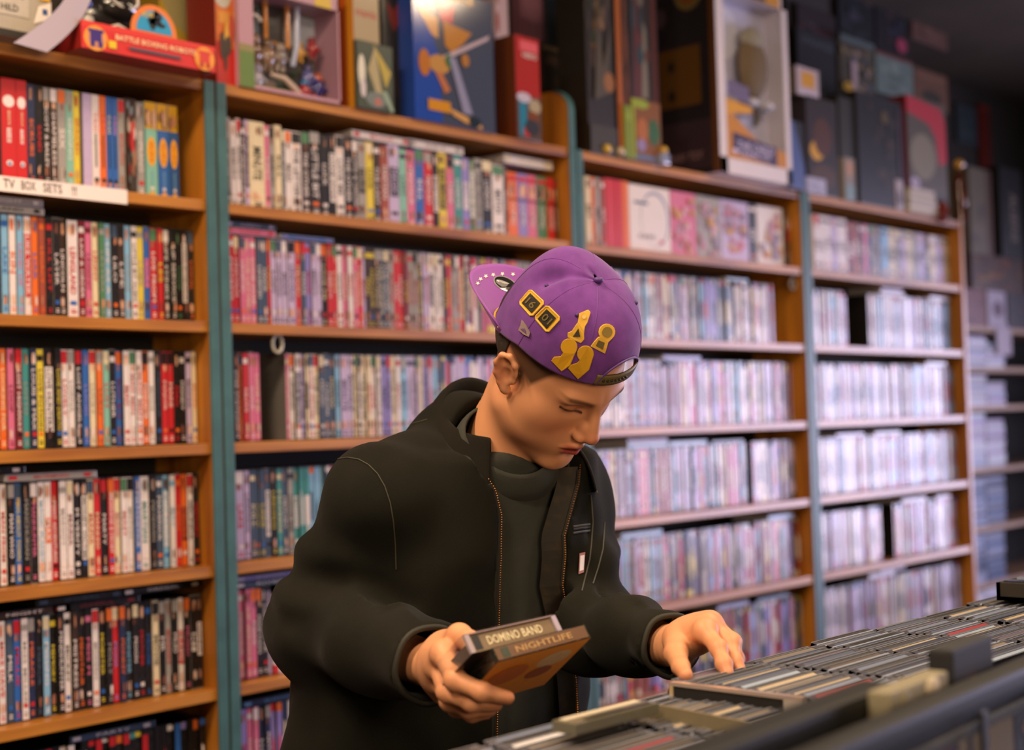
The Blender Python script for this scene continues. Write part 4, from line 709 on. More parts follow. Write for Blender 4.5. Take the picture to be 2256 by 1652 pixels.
for ci, (x, right) in enumerate(cols):
    lean = math.radians(rng.uniform(9, 20)); n = int((YB1-YB0-.04)/TK)
    for j in range(n):
        y = YB1-.004-.0-j*TK; z = (HB if right else HB-.014)+rng.uniform(-.0025, .0018); cname = rng.choice(WR if right else WL)
        xx = x+rng.uniform(0, .0035)
        ind = ci < 12
        q, s = (MB(), MB()) if ind else (q2, s2)
        if ind:
            jewel(q, s, 0, 0, 0, cname, lean+rng.uniform(-.02, .02)); o = q.build('jewel_case', jc); o.location = (xx, y, z)
            side = f"{ORD[ci+1]} rank from the left end" if ci < 5 else f"{ORD[ci-4]} rank right of the flat cases" 
            tag(o, f"{cname} jewel case, {ordi(j+1)} from the customer side, {side}", 'jewel case', GJ); s.build('paper_inlay', plain, o)
        else: jewel(q, s, xx, y, z, cname, lean)
tag(q2.build('jewel_cases', jc), 'further jewel cases filling the far right end of the disc bin', 'jewel cases', kind='stuff')
s2.build('paper_inlays', plain, bpy.data.objects['jewel_cases'])
# end board of the raised half: black inset in a clear frame
g2 = empty('end_plate', (1.2855, .944, HB), 0, 'black and clear plastic end plate of the raised disc rank under his fingers', 'end plate')
q = MB(); q.box((0, -.165, -.004), (.009, 0, .0), C('a08f86')); q.box((0, -.165, -.034), (.009, 0, -.030), C('8a7c72')); q.box((0, -.165, -.03), (.009, -.143, -.004), C('a89f98')); q.box((0, -.005, -.03), (.009, 0, -.004), C('b5a07a')); q.build('frame', jc, g2)
q = MB(); q.box((.0012, -.142, -.0298), (.008, -.0055, -.0042), C('12100d')); q.build('black_inset', matte, g2)
q = MB(); p1, p2 = atz(1384, 1540, HB+.0), atz(1655, 1592, HB-.002); d = (p2-p1); n_ = Vector((-d.y, d.x, 0)).normalized()*.004
q.prism([p1-Vector((0, 0, .03)), p2-Vector((0, 0, .03)), p2, p1], n_, C('7a7058')); tag(q.build('divider_card', plain), 'thin olive divider card standing beside the flat black-spined case', 'divider')
for (a, b_, w, cc, lab) in (((1216, 1584), (1360, 1548), .018, 'a39a80', 'olive edged jewel case lying on the left end of the bin'),):
    p1, p2 = atz(a[0], a[1], HB+.006), atz(b_[0], b_[1], HB+.006); d = (p2-p1).normalized()
    rz = math.atan2(d.y, d.x); g2 = empty('jewel_case', (p1.x, p1.y, HB-.006), rz, lab, 'jewel case'); q = MB(); q.box((0, -.03, 0), (.125, 0, .011), C('6a6654'), ch=.001); q.build('shell', jc, g2)
    q = MB(); q.box((.006, -.012, .011), (.118, -.004, .0118), C('d8cdb4')); q.box((.02, -.027, .011), (.118, -.02, .0114), C('1b1916')); q.build('paper_inlay', plain, g2)
# raised box of discs farther along
p = atz(2196, 1322, HB+.004); q = MB(); g2 = empty('disc_box', (p.x, p.y-.2, HB+.004), 0, 'shallow black box of discs raised on the far end of the bin', 'disc box')
q.box((0, 0, 0), (.7, .2, .006)); 
for a, b_ in (((0, 0, 0), (.006, .2, .026)), ((0, 0, 0), (.7, .006, .026)), ((0, .194, 0), (.7, .2, .026)), ((.694, 0, 0), (.7, .2, .026))): q.box(a, b_)
q.build('tray', binm, g2); q = MB()
for i in range(30): q.box((.01+i*.0225, .008, .008), (.029+i*.0225, .192, .027+random.Random(i).uniform(-.002, .002)), C(random.Random(i).choice(['8c96ac', '4a5264', 'a8b0c0', '30343e'])))
o = q.build('discs', jc, g2); tag(o, kind='stuff')
# ------------------------------------------------------------------ the counter rails nearest the camera
ANG = math.atan(.06); g = empty('display_counter', (.83, .5, 0), ANG, 'near black counter with glazed front, blurred along the lower right edge', 'display counter')
rub = mat('black_rail', C('111210'), .6, spec=.3); lipm = mat('olive_lip', C('57523e'), .6, noise=(30, C('3c3a2d'), .4, .7))
def cb(name, a, b, m, ch=.002, parent=g): q = MB(); q.box(a, b, ch=ch); return q.build(name, m, parent)
cb('back_rail', (-.7, .052, 1.196), (.262, .086, 1.231), rub, .006); cb('lip', (-.7, -.001, 1.19), (1.45, .0515, 1.1995), lipm)
cb('front_rail', (-.7, .0, 1.2), (1.45, .0255, 1.226), rub, .006)
cb('glass_front', (-.7, -.008, .9), (1.45, -.004, 1.2115), counterglass, 0); cb('body', (-.7, .03, 0), (1.45, .05, 1.0), rub); cb('shelf', (-.7, -.004, .975), (1.45, .0295, .985), rub)
for i in range(4): cb('glass_clip', (.27+i*.34, -.012, .99), (.284+i*.34, -.0085, 1.2115), rub)
cc = [('white', 'c9ced8'), ('tan', 'a5825c'), ('sky blue', '7e9ec4'), ('plum', '6a3c5a'), ('sand', 'b49a74'), ('slate', '4a566a'), ('brown', '6a4630'), ('pale grey', 'b4b8c0'), ('rust', '94523a'), ('ice', 'c0cce0'), ('olive', '6c6440')]
for i, (nm, hx) in enumerate(cc):
    q = MB(); x = -.25+i*.128; q.box((0, 0, 0), (.124, .010, .142), C('2a2c30'), ch=.001); loc = Matrix.Rotation(ANG, 4, 'Z') @ Vector((x, .006, 0))
    o = q.build('disc_sleeve', jc); o.location = (.83+loc.x, .5+loc.y, .9852+.068); o.rotation_euler = (0, 0, ANG)
    s = MB(); F = Face(s, (.002, 0, .002), (.12, 0, 0), (0, 0, .138), (0, -1, 0), C(hx)); F.blobs(random.Random(i+3), 9, [C('c0c8da'), C('8a5a40'), C('3a4252'), C('b8946a'), C('6a4a7a'), C(hx)], .04, .04, .96, .96, .24); s.build('cover_art', gloss, o)
    tag(o, f"{nm} covered disc case behind the counter glass, {ordi(i+1)} from left", 'disc case', 'disc cases facing out behind the counter glass')
    q = MB(); q.box((0, 0, -.0675), (.124, .012, -.0002), C('201e1c')); o2 = q.build('riser', ink, None); o2.location = o.location; o2.rotation_euler = o.rotation_euler; tag(o2, f"black riser block under the {nm} disc case, counter front", 'riser', 'riser blocks in the counter front')
def on_lip(px, py, z): p = atz(px, py, z); return p
p = on_lip(2000, 1512, 1.2); q = MB(); q.box((-.052, -.006, 0), (.062, .014, .034), C('7d765f'), ch=.003); o = q.build('price_card', matte); o.location = (1.078, .5525, 1.2); o.rotation_euler = (0, 0, ANG); tag(o, 'blurred beige block on the counter between the black rails', 'card')
s = MB(); s.ball((.028, -.006, .026), (.014, .003, .008), C('b5a890')); s.build('print', matte, o); s = MB(); s.ball((-.025, -.006, .02), (.01, .003, .012), C('6f6850')); s.build('print', matte, o)
q = MB(); q.box((-.045, -.006, 0), (.05, .016, .05), C('16171a'), ch=.004); o = q.build('pen_holder', matte); o.location = (1.192, .559, 1.2); o.rotation_euler = (0, 0, ANG); tag(o, 'blurred black block with an orange spot beside the beige block', 'holder')
s = MB(); s.ball((.0, -.008, .014), (.018, .006, .008), C('c9824a')); s.build('orange_spot', matte, o, smooth=True)
# ------------------------------------------------------------------ the customer: implicit surfaces turned into meshes
from mathutils.bvhtree import BVHTree
f32 = np.float32
class G3:
    def __init__(s, lo, hi, h):
        s.lo = np.array(lo, f32); s.h = h; n = np.ceil((np.array(hi)-s.lo)/h).astype(int)+1
        s.X = (s.lo[0]+h*np.arange(n[0], dtype=f32))[:, None, None]; s.Y = (s.lo[1]+h*np.arange(n[1], dtype=f32))[None, :, None]; s.Z = (s.lo[2]+h*np.arange(n[2], dtype=f32))[None, None, :]
        s.n = n; s.d = None
    def ell(s, c, r, R=None):
        x, y, z = s.X-c[0], s.Y-c[1], s.Z-c[2]
        if R is not None:
            a = x*R[0][0]+y*R[0][1]+z*R[0][2]; b = x*R[1][0]+y*R[1][1]+z*R[1][2]; e = x*R[2][0]+y*R[2][1]+z*R[2][2]; x, y, z = a, b, e
        k0 = np.sqrt((x/r[0])**2+(y/r[1])**2+(z/r[2])**2); k1 = np.sqrt((x/r[0]**2)**2+(y/r[1]**2)**2+(z/r[2]**2)**2)
        return k0*(k0-1)/np.maximum(k1, 1e-6)
    def cap(s, a, b, ra, rb=None, sc=None):
        rb = ra if rb is None else rb; a = np.array(a, f32); b = np.array(b, f32); ba = b-a; L = float(ba@ba)+1e-12
        x, y, z = s.X-a[0], s.Y-a[1], s.Z-a[2]
        t = np.clip((x*ba[0]+y*ba[1]+z*ba[2])/L, 0, 1)
        return np.sqrt((x-t*ba[0])**2+(y-t*ba[1])**2+(z-t*ba[2])**2)-(ra+(rb-ra)*t)
    def add(s, d, k=.01):
        if s.d is None: s.d = np.broadcast_to(d, s.n).astype(f32).copy(); return
        if k <= 0: s.d = np.minimum(s.d, d); return
        h = np.clip(.5+.5*(s.d-d)/k, 0, 1); s.d = s.d*(1-h)+d*h-k*h*(1-h)
    def sub(s, d, k=.005):
        h = np.clip(.5-.5*(s.d+d)/k, 0, 1); s.d = s.d*(1-h)-d*h+k*h*(1-h)
    def mesh(s):
        d = s.d; n = d.shape; ins = d < 0
        cnt = np.zeros((n[0]-1, n[1]-1, n[2]-1), f32); sx, sy, sz = cnt.copy(), cnt.copy(), cnt.copy()
        def corner(i, j, k): return d[i:n[0]-1+i, j:n[1]-1+j, k:n[2]-1+k]
        for ax in range(3):
            for p in (0, 1):
                for q in (0, 1):
                    o = [0, 0, 0]; oth = [a for a in range(3) if a != ax]; o[oth[0]], o[oth[1]] = p, q
                    a = corner(*o); o2 = list(o); o2[ax] = 1; b = corner(*o2); m = (a < 0) != (b < 0)
                    t = np.where(m, a/np.where(m, a-b, 1), 0)
                    cnt += m; c = [np.where(m, o[0], 0), np.where(m, o[1], 0), np.where(m, o[2], 0)]; c[ax] = t
                    sx += c[0]; sy += c[1]; sz += c[2]
        act = cnt > 0; idx = -np.ones(cnt.shape, np.int64); idx[act] = np.arange(act.sum()); I = np.argwhere(act); c = cnt[act]
        V = np.stack([(I[:, 0]+sx[act]/c), (I[:, 1]+sy[act]/c), (I[:, 2]+sz[act]/c)], 1)*s.h+s.lo
        F = []
        for ax in range(3):
            sl = [slice(None)]*3; s2 = [slice(None)]*3; sl[ax] = slice(0, n[ax]-1); s2[ax] = slice(1, n[ax]); a, b = ins[tuple(sl)], ins[tuple(s2)]
            E = np.argwhere(a != b); u, v = [(1, 2), (2, 0), (0, 1)][ax]
            E = E[(E[:, u] > 0) & (E[:, v] > 0) & (E[:, u] < n[u]-1) & (E[:, v] < n[v]-1)]
            def g(du, dv): P = E.copy(); P[:, u] -= du; P[:, v] -= dv; return idx[P[:, 0], P[:, 1], P[:, 2]]
            q = np.stack([g(0, 0), g(1, 0), g(1, 1), g(0, 1)], 1); fl = a[tuple(E.T)]; q[~fl] = q[~fl][:, ::-1]; F.append(q)
        F = np.concatenate(F); return V, F
def relax(V, F, it=2, lam=.5):
    e = np.concatenate([F[:, [0, 1]], F[:, [1, 2]], F[:, [2, 3]], F[:, [3, 0]]]); 
    for _ in range(it):
        S = np.zeros_like(V); c = np.zeros(len(V))
        np.add.at(S, e[:, 0], V[e[:, 1]]); np.add.at(S, e[:, 1], V[e[:, 0]]); np.add.at(c, e[:, 0], 1); np.add.at(c, e[:, 1], 1)
        V = V*(1-lam)+lam*S/np.maximum(c, 1)[:, None]
    return V
def npmesh(name, V, F, m, cols=None, parent=None, smooth=True):
    me = bpy.data.meshes.new(name); me.from_pydata([tuple(v) for v in V.tolist()], [], [tuple(f) for f in (F.tolist() if hasattr(F, 'tolist') else F)])
    if m: me.materials.append(m)
    if cols is not None:
        ca = me.color_attributes.new('Col', 'FLOAT_COLOR', 'POINT'); ca.data.foreach_set('color', cols.astype(f32).ravel())
    me.polygons.foreach_set('use_smooth', [smooth]*len(me.polygons)); me.update()
    o = bpy.data.objects.new(name, me); link(o, parent); return o
def rodr(w):
    w = np.array(w, float); a = np.linalg.norm(w); k = w/a; K = np.array([[0, -k[2], k[1]], [k[2], 0, -k[0]], [-k[1], k[0], 0]]); return np.eye(3)+np.sin(a)*K+(1-np.cos(a))*K@K
RH = rodr([.403, 1.337, -2.938]); CH = np.array([1.4827, 1.2655, 1.5248])      # head frame: x = his right, y = where the face points, z = crown
ROOT = np.array([1.44, 1.47, 0.0])
def h2w(P): return np.asarray(P) @ RH.T + CH
def w2h(P): return (np.asarray(P)-CH) @ RH
person = empty('person', tuple(ROOT), 0, 'person in a backwards purple cap and dark jacket leaning over the disc bin', 'person')
def rel(V): return np.asarray(V)-ROOT
SK = C('d8986e'); skin = mat('skin', rough=.5, spec=.35, vc=True, sub=.12, bump=(900, .08, .0004))
# joints, world space
def J(px, py, z): return np.array(atd(px, py, z))
NK = J(1088, 985, 2.05); SR = J(842, 1110, 1.95); SL = J(1240, 1098, 2.13)
ER = J(706, 1380, 1.99); WR_ = J(955, 1472, 1.74); EL = J(1300, 1385, 2.02); WL_ = J(1488, 1425, 1.795)
# ---- head
def head_sdf():
    g = G3((-.098, -.135, -.20), (.105, .14, .145), .0021); a = np.abs(g.X)
    class S(G3): pass
    m = S.__new__(S); m.X, m.Y, m.Z, m.n = a, g.Y, g.Z, g.n
    g.add(g.ell((0, -.012, .042), (.0735, .097, .088))); g.add(g.ell((0, .028, .045), (.060, .066, .062)), .02)
    g.add(g.ell((0, .034, -.015), (.0575, .058, .07)), .03); g.add(m.cap((.054, .004, -.052), (.014, .070, -.097), .016, .015), .035)
    g.add(g.ell((0, .079, -.098), (.019, .016, .017)), .018); g.add(g.ell((0, .070, -.056), (.031, .030, .034)), .02)
    g.add(m.ell((.035, .043, -.040), (.026, .029, .038)), .03); g.add(m.ell((.044, .020, -.045), (.018, .035, .03)), .025)
    g.add(m.ell((.044, .046, -.010), (.018, .021, .020)), .025); g.add(m.cap((.008, .0895, .0370), (.040, .0800, .0375), .0085, .0080), .016)
    g.sub(m.ell((.030, .1035, .0185), (.018, .0210, .0120)), .012)
    g.add(m.ell((.0305, .0705, .0190), (.0155, .0155, .0125)), .004)
    g.add(m.cap((.019, .0845, .0245), (.041, .0755, .0285), .0035, .003), .006)
    # neck toward the collar
    n0 = (0, -.025, -.045); n1 = w2h(NK*.4+J(1118, 1010, 2.03)*.6); g.add(g.cap(n0, n1, .050, .056), .03)
    # nose
    g.add(g.cap((0, .0925, .030), (0, .1115, -.016), .0066, .0095), .011); g.add(m.ell((.008, .0985, -.012), (.007, .009, .012)), .006); g.add(g.ell((0, .1125, -.0185), (.0095, .0092, .0088)), .006)
    g.add(m.ell((.0115, .1015, -.0245), (.0072, .0095, .0072)), .006); g.sub(m.ell((.0060, .1065, -.0330), (.0026, .0038, .0022)), .003)
    g.add(g.cap((0, .108, -.028), (0, .1, -.04), .0042, .004), .006)
    # mouth
    g.add(m.cap((.003, .1015, -.0475), (.020, .0925, -.0525), .0050, .0028), .005); g.add(m.cap((0, .0995, -.0610), (.015, .0935, -.0590), .0062, .0035), .005)
    g.sub(m.cap((0, .1085, -.0545), (.0225, .0955, -.0557), .0026, .0014), .003); g.sub(g.ell((0, .101, -.0755), (.02, .008, .006)), .01)
    # ears
    th = .22; n = (math.cos(th), math.sin(th), 0); t = (-math.sin(th), math.cos(th), 0)
    R = [n, t, (0, 0, 1)]; tl = .18; R = [n, (t[0]*math.cos(tl), t[1]*math.cos(tl), math.sin(tl)), (-t[0]*math.sin(tl), -t[1]*math.sin(tl), math.cos(tl))]
    def E(u, v, w=0): return tuple(np.array((.0752, .003, .009))+np.array(R[1])*u+np.array(R[2])*v+np.array(R[0])*w)
    e = G3.__new__(G3); e.X, e.Y, e.Z, e.n, e.d = a, g.Y, g.Z, g.n, None
    e.add(e.ell(E(-.006, .003, .004), (.0045, .0155, .027), R)); 
    pts = [E(.010, .006, .003), E(.008, .022, .007), E(-.002, .0315, .009), E(-.014, .027, .0105), E(-.0195, .012, .0105), E(-.0175, -.004, .009), E(-.010, -.017, .006), E(-.002, -.025, .003)]
    for p, q_ in zip(pts[:-1], pts[1:]): e.add(e.cap(p, q_, .0038, .0036), .004)
    e.add(e.ell(E(-.001, -.0245, .002), (.0048, .0085, .0085), R), .006); e.add(e.ell(E(.009, -.004, .002), (.004, .004, .0065), R), .004)
    e.add(e.cap(E(-.010, .018, .007), E(-.011, -.008, .007), .0028, .0028), .004)
    e.sub(e.ell(E(-.001, .001, .0105), (.0072, .0075, .012), R), .004); e.sub(e.ell(E(-.004, .019, .0105), (.004, .006, .006), R), .003)
    g.add(e.d, .006)
    return g
gh = head_sdf(); Vh, Fh = gh.mesh(); Vh = relax(Vh, Fh, 1, .35)
def skin_cols(V, local=None):
    c = np.tile(np.array(SK), (len(V), 1))
    if local is not None:
        x, y, z = np.abs(local[:, 0]), local[:, 1], local[:, 2]
        def blend(m, col): 
            m = np.clip(m, 0, 1)[:, None]; return c*(1-m)+np.array(C(col))*m
        def gs(cx, cy, cz, s): return np.exp(-(((x-cx)/s[0])**2+((y-cy)/s[1])**2+((z-cz)/s[2])**2))
        c = blend(.55*gs(.04, .07, -.02, (.02, .03, .018)), 'b9654c'); c = blend(.6*gs(0, .12, -.02, (.014, .02, .014)), 'b85f48')
        c = blend(.6*gs(.085, -.015, .0, (.02, .02, .03)), 'b4604a')
        c = blend(1.25*(np.exp(-(((x)/.021)**6+((z+.0555)/.0095)**4))*(y > .088)), 'ab4c40')     # lips
        c = blend(1.3*np.exp(-((x/.022)**6+((z+.0548)/.0016)**2))*(y > .085), '52231e')
        bx = np.clip((x-.011)/.040, 0, 1); bz = .0335+.0035*np.sin(bx*2.6)+.0065*bx
        c = blend(.85*np.exp(-(((z-bz+.001)/(.0050-.0020*bx))**4))*((x > .008) & (x < .056) & (y > .04))*np.clip((x-.009)/.006, 0, 1)*np.clip((.054-x)/.008, 0, 1), '4a301c')    # brows
        lx = np.clip((x-.0155)/.03, 0, 1); lz = .0118-.0012*np.sin(lx*3.1)+.0065*lx
        c = blend(1.3*np.exp(-(((z-lz)/.0020)**2))*((x > .0155) & (x < .047) & (y > .06)), '2c1a14')                # lash line
        c = blend(.45*np.exp(-(((z-.0265-.1*(x-.03))/.0016)**2))*((x > .018) & (x < .045) & (y > .06)), '7a4632')
        c = blend(.5*gs(.026, .085, .024, (.018, .02, .013)), '96583e')  # eye socket shade painted into the skin colour
        # short hair colour at temple, side and nape: hair grows here
        hh = np.clip((z-.012-np.maximum((.033-y)*.30, (y-.033)*1.9))/.012, 0, 1)*(x > .05); sb = np.clip((.026-y)/.010, 0, 1)*np.clip((z+.004)/.02, 0, 1)*(x > .055)*(y > .008)
        nb = np.clip((-.022-y)/.014, 0, 1)*np.clip((z+.055)/.03, 0, 1)
        ear = (x > .0770)&(y < .024)&(y > -.035)&(z<.056)&(z>-.04)
        hair_m = np.maximum(np.maximum(hh*(y > -.05), sb), nb)*(~ear)
        c = blend(.88*hair_m, '33241a')
    return c
body_V = [h2w(Vh)]; body_F = [Fh]; body_C = [skin_cols(Vh, Vh)]
# ---- hands
def hand(fingers, thumb, wrist, arm, palm, h=.0019, webr=.0125, lo=None):
    P = [p for f in fingers for p, r in f]+[p for p, r in thumb]+[wrist, arm]; lo = np.min(P, 0)-.035; hi = np.max(P, 0)+.035
    g = G3(lo, hi, h); first = True; 
    g.add(g.cap(arm, wrist, .030, .0255))
    for i, f in enumerate(fingers):
        g.add(g.cap(wrist*.88+f[0][0]*.12, f[0][0], .0165, f[0][1]+.0035), .016)
    g.add(g.ell(palm[0], palm[1]), .02) if palm else None
    for a, b in zip(fingers[:-1], fingers[1:]): g.add(g.cap(a[0][0]*.75+wrist*.25, b[0][0]*.75+wrist*.25, .0115), .014)
    d0 = g.d; out = d0
    for f in fingers:
        q = G3.__new__(G3); q.X, q.Y, q.Z, q.n, q.d = g.X, g.Y, g.Z, g.n, None
        for (a, ra), (b, rb) in zip(f[:-1], f[1:]): q.add(q.cap(a, b, ra, rb), .003)
        for p, r in f[1:-1]: q.add(q.cap(p, p, r*1.06), .006)
        h_ = np.clip(.5+.5*(out-q.d)/.0035, 0, 1); near = np.clip(1-(np.sqrt((g.X-f[0][0][0])**2+(g.Y-f[0][0][1])**2+(g.Z-f[0][0][2])**2))/.026, 0, 1); k = .0025+.014*near
        h_ = np.clip(.5+.5*(out-q.d)/k, 0, 1); out = out*(1-h_)+q.d*h_-k*h_*(1-h_)
    g.d = out; q = G3.__new__(G3); q.X, q.Y, q.Z, q.n, q.d = g.X, g.Y, g.Z, g.n, None
    for (a, ra), (b, rb) in zip(thumb[:-1], thumb[1:]): q.add(q.cap(a, b, ra, rb), .006)
    near = np.clip(1-(np.sqrt((g.X-thumb[0][0][0])**2+(g.Y-thumb[0][0][1])**2+(g.Z-thumb[0][0][2])**2))/.04, 0, 1); k = .004+.018*near
    h_ = np.clip(.5+.5*(g.d-q.d)/k, 0, 1); g.d = g.d*(1-h_)+q.d*h_-k*h_*(1-h_)
    V, F = g.mesh(); V = relax(V, F, 1, .4); c = np.tile(np.array(C('d6986f')), (len(V), 1))
    for f in fingers+[thumb]:
        for (p, r), w_, s in zip(f, (.5, .55, .45, .6), (.014, .011, .01, .011)):
            m = (w_*np.exp(-np.sum((V-p)**2, 1)/s**2))[:, None]*.7; c = c*(1-m)+np.array(C('bf6a50'))*m
    return V, F, c
K = J
wl = K(1488, 1424, 1.790); al = wl+(EL-wl)/np.linalg.norm(EL-wl)*.07
Lf = [[(K(1553, 1391, 1.700), .0115), (K(1583, 1428, 1.668), .0094), (K(1595, 1463, 1.648), .0085), (K(1604, 1484, 1.636), .0070)],
      [(K(1560, 1377, 1.722), .0115), (K(1611, 1417, 1.695), .0096), (K(1618, 1458, 1.672), .0085), (K(1634, 1481, 1.660), .0072)],
      [(K(1566, 1372, 1.748), .0110), (K(1615, 1414, 1.728), .0092), (K(1622, 1450, 1.706), .0082), (K(1630, 1474, 1.692), .0068)],
      [(K(1560, 1380, 1.772), .0100), (K(1592, 1418, 1.760), .0082), (K(1600, 1446, 1.745), .0074), (K(1606, 1466, 1.733), .0062)]]
Lt = [(K(1494, 1412, 1.745), .0175), (K(1489, 1440, 1.690), .0132), (K(1500, 1469, 1.636), .0098), (K(1511, 1488, 1.606), .0080)]
V, F, c = hand(Lf, Lt, wl, al, (K(1522, 1400, 1.745), (.026, .03, .02))); 
body_V.append(V); body_F.append(F); body_C.append(c)
LHAND = (V, F)
wr = K(962, 1470, 1.700); ar = wr+(ER-wr)/np.linalg.norm(ER-wr)*.09
Rf = [[(K(978, 1440, 1.605), .0125), (K(1003, 1498, 1.548), .0108), (K(1062, 1524, 1.530), .0094), (K(1118, 1537, 1.545), .0078)],
      [(K(968, 1470, 1.625), .0120), (K(985, 1524, 1.568), .0104), (K(1040, 1548, 1.548), .0092), (K(1092, 1552, 1.560), .0078)],
      [(K(970, 1500, 1.645), .0115), (K(990, 1545, 1.592), .0098), (K(1035, 1564, 1.575), .0088), (K(1080, 1564, 1.585), .0074)],
      [(K(980, 1525, 1.665), .0105), (K(1005, 1560, 1.620), .0088), (K(1040, 1574, 1.608), .0078), (K(1072, 1572, 1.612), .0066)]]
Rt = [(K(985, 1425, 1.655), .0185), (K(1012, 1402, 1.615), .0140), (K(1034, 1412, 1.588), .0112), (K(1046, 1440, 1.572), .0092)]
V, F, c = hand(Rf, Rt, wr, ar, (K(975, 1460, 1.655), (.026, .028, .032)), h=.0021)
body_V.append(V); body_F.append(F); body_C.append(c)
# ---- torso frame shared by body, shirt and jacket
U = SL-SR; U[2] = 0; U /= np.linalg.norm(U); WF = np.array([U[1], -U[0], 0]);  WF = WF if WF[1] < 0 else -WF      # WF points out of the chest
PEL = np.array([1.475, 1.50, .93]); SP = [PEL, PEL*.45+NK*.55+np.array([0, .03, 0]), NK+WF*-.01]
def torso(g, off, a=(.200, .195, .188, .15), b=(.145, .14, .135, .095)):
    """an elliptic trunk along the spine"""
    zt = [.60, .93, 1.12, 1.27, NK[2]-.015]; cx = [PEL+np.array([.0, .02, -.33]), PEL, SP[1]*.5+PEL*.5, SP[1]+(NK-SP[1])*.35, NK]
    z = np.clip(g.Z, zt[0], zt[-1]).ravel(); C_ = np.stack([np.interp(z, zt, [c[i] for c in cx]) for i in range(3)], 1)
    A = np.interp(z, zt, [a[0]]+list(a[:1])+[a[1], a[2], a[3]]); B = np.interp(z, zt, [b[0]]+list(b[:1])+[b[1], b[2], b[3]])
    dx = g.X-C_[:, 0][None, None, :]; dy = g.Y-C_[:, 1][None, None, :]; u = dx*U[0]+dy*U[1]; w = dx*WF[0]+dy*WF[1]
    A = (A+off)[None, None, :]; B = (B+off)[None, None, :]; n_ = 2.4
    k = (np.abs(u/A)**n_+np.abs(w/B)**n_)**(1/n_); d = (k-1)*np.minimum(A, B)
    over = np.maximum(g.Z-zt[-1], 0); under = np.maximum(zt[0]-g.Z, 0)
    return np.sqrt(np.maximum(d, 0)**2+(over+under)**2)+np.minimum(np.maximum(d, over+under-.02), 0), u, w
allp = np.array([NK, SR, SL, ER, EL, WR_, wl, PEL]); lo = allp.min(0)-.14; hi = allp.max(0)+.14; lo[2] = .84; hi[2] = NK[2]+.11
# ---- hidden body under the clothes (trunk, arms, legs), one coarse surface
gb = G3((lo[0], lo[1], .06), (hi[0], hi[1]+.08, hi[2]), .013)
d, u, w = torso(gb, -.045); gb.add(d)
for a_, b_, c_ in ((SR, ER, ar), (SL, EL, al)): gb.add(gb.cap(a_, b_, .045, .038), .03); gb.add(gb.cap(b_, c_, .038, .03), .02)
gb.add(gb.cap(NK-np.array([0, 0, .03]), NK*.5+h2w([0, -.02, -.07])*.5, .055, .05), .03)
HIPS = [PEL-U*.09-np.array([0, 0, .03]), PEL+U*.09-np.array([0, 0, .03])]; FEET = [np.array([1.33, 1.53, .0]), np.array([1.60, 1.60, .0])]
for hp_, ft in zip(HIPS, FEET):
    kn = (hp_+ft)/2+WF*.03; kn[2] = .48; gb.add(gb.cap(hp_, kn, .08, .055), .03); gb.add(gb.cap(kn, ft+np.array([0, 0, .09]), .052, .036), .02)
V, F = gb.mesh(); body_V.append(V); body_F.append(F); body_C.append(np.tile(np.array(SK), (len(V), 1)))
ofs = np.cumsum([0]+[len(v) for v in body_V[:-1]])
body = npmesh('body', rel(np.concatenate(body_V)), np.concatenate([f+o for f, o in zip(body_F, ofs)]), skin, np.concatenate(body_C), person)
# ---- shirt with mock neck
cloth = lambda name, c1, c2, bs=700: mat(name, C(c1), .9, spec=.12, noise=(9, C(c2), .38, .68), bump=(bs, .35, .0012), sheen=.03)
shirtm = cloth('shirt_knit', '3f403a', '32332e'); jackm = cloth('jacket_canvas', '1c1b15', '13130e', 900); ribm = cloth('collar_cord', '1d1a14', '14120d', 1200)
gs_ = G3((lo[0]+.05, lo[1]+.03, .90), (hi[0]-.03, hi[1], NK[2]+.12), .0062)
d, u, w = torso(gs_, -.014); gs_.add(d); n1 = NK+np.array([0, 0, -.05]); n2 = h2w([0, .0, -.088]); nv = (n2-n1)
pass
V, F = gs_.mesh(); V = relax(V, F, 2)
nn = nv/np.linalg.norm(nv)
shirt = npmesh('shirt', rel(V), F, shirtm, None, person)
A0, A1 = J(1104, 1060, 2.06), J(1124, 962, 1.99); ax_ = (A1-A0)/np.linalg.norm(A1-A0); e1 = np.cross(ax_, [0, 1., 0]); e1 /= np.linalg.norm(e1); e2 = np.cross(ax_, e1)
V = []; nr, nc_ = 15, 40
for k in range(nr):
    t = k/(nr-1); r_ = .082-.012*t+.0028*math.sin(t*11+.4)-(.006*max(0, t-.9)*10)
    for i in range(nc_):
        th = 2*math.pi*i/nc_; dv = e1*math.cos(th)+e2*math.sin(th); V.append(ax_*.010*t*(dv@np.array([-.6, .8, 0]))+A0+(A1-A0)*min(t*1.0, .97)+(e1*math.cos(th)+e2*math.sin(th))*(r_+.0015*math.sin(3*th+t*5)))
F_ = [(k*nc_+i, k*nc_+(i+1) % nc_, (k+1)*nc_+(i+1) % nc_, (k+1)*nc_+i) for k in range(nr-1) for i in range(nc_)]
o = npmesh('mock_neck', rel(np.array(V)), F_, shirtm, None, shirt); md = o.modifiers.new('s', 'SOLIDIFY'); md.thickness = .003; md.offset = 0
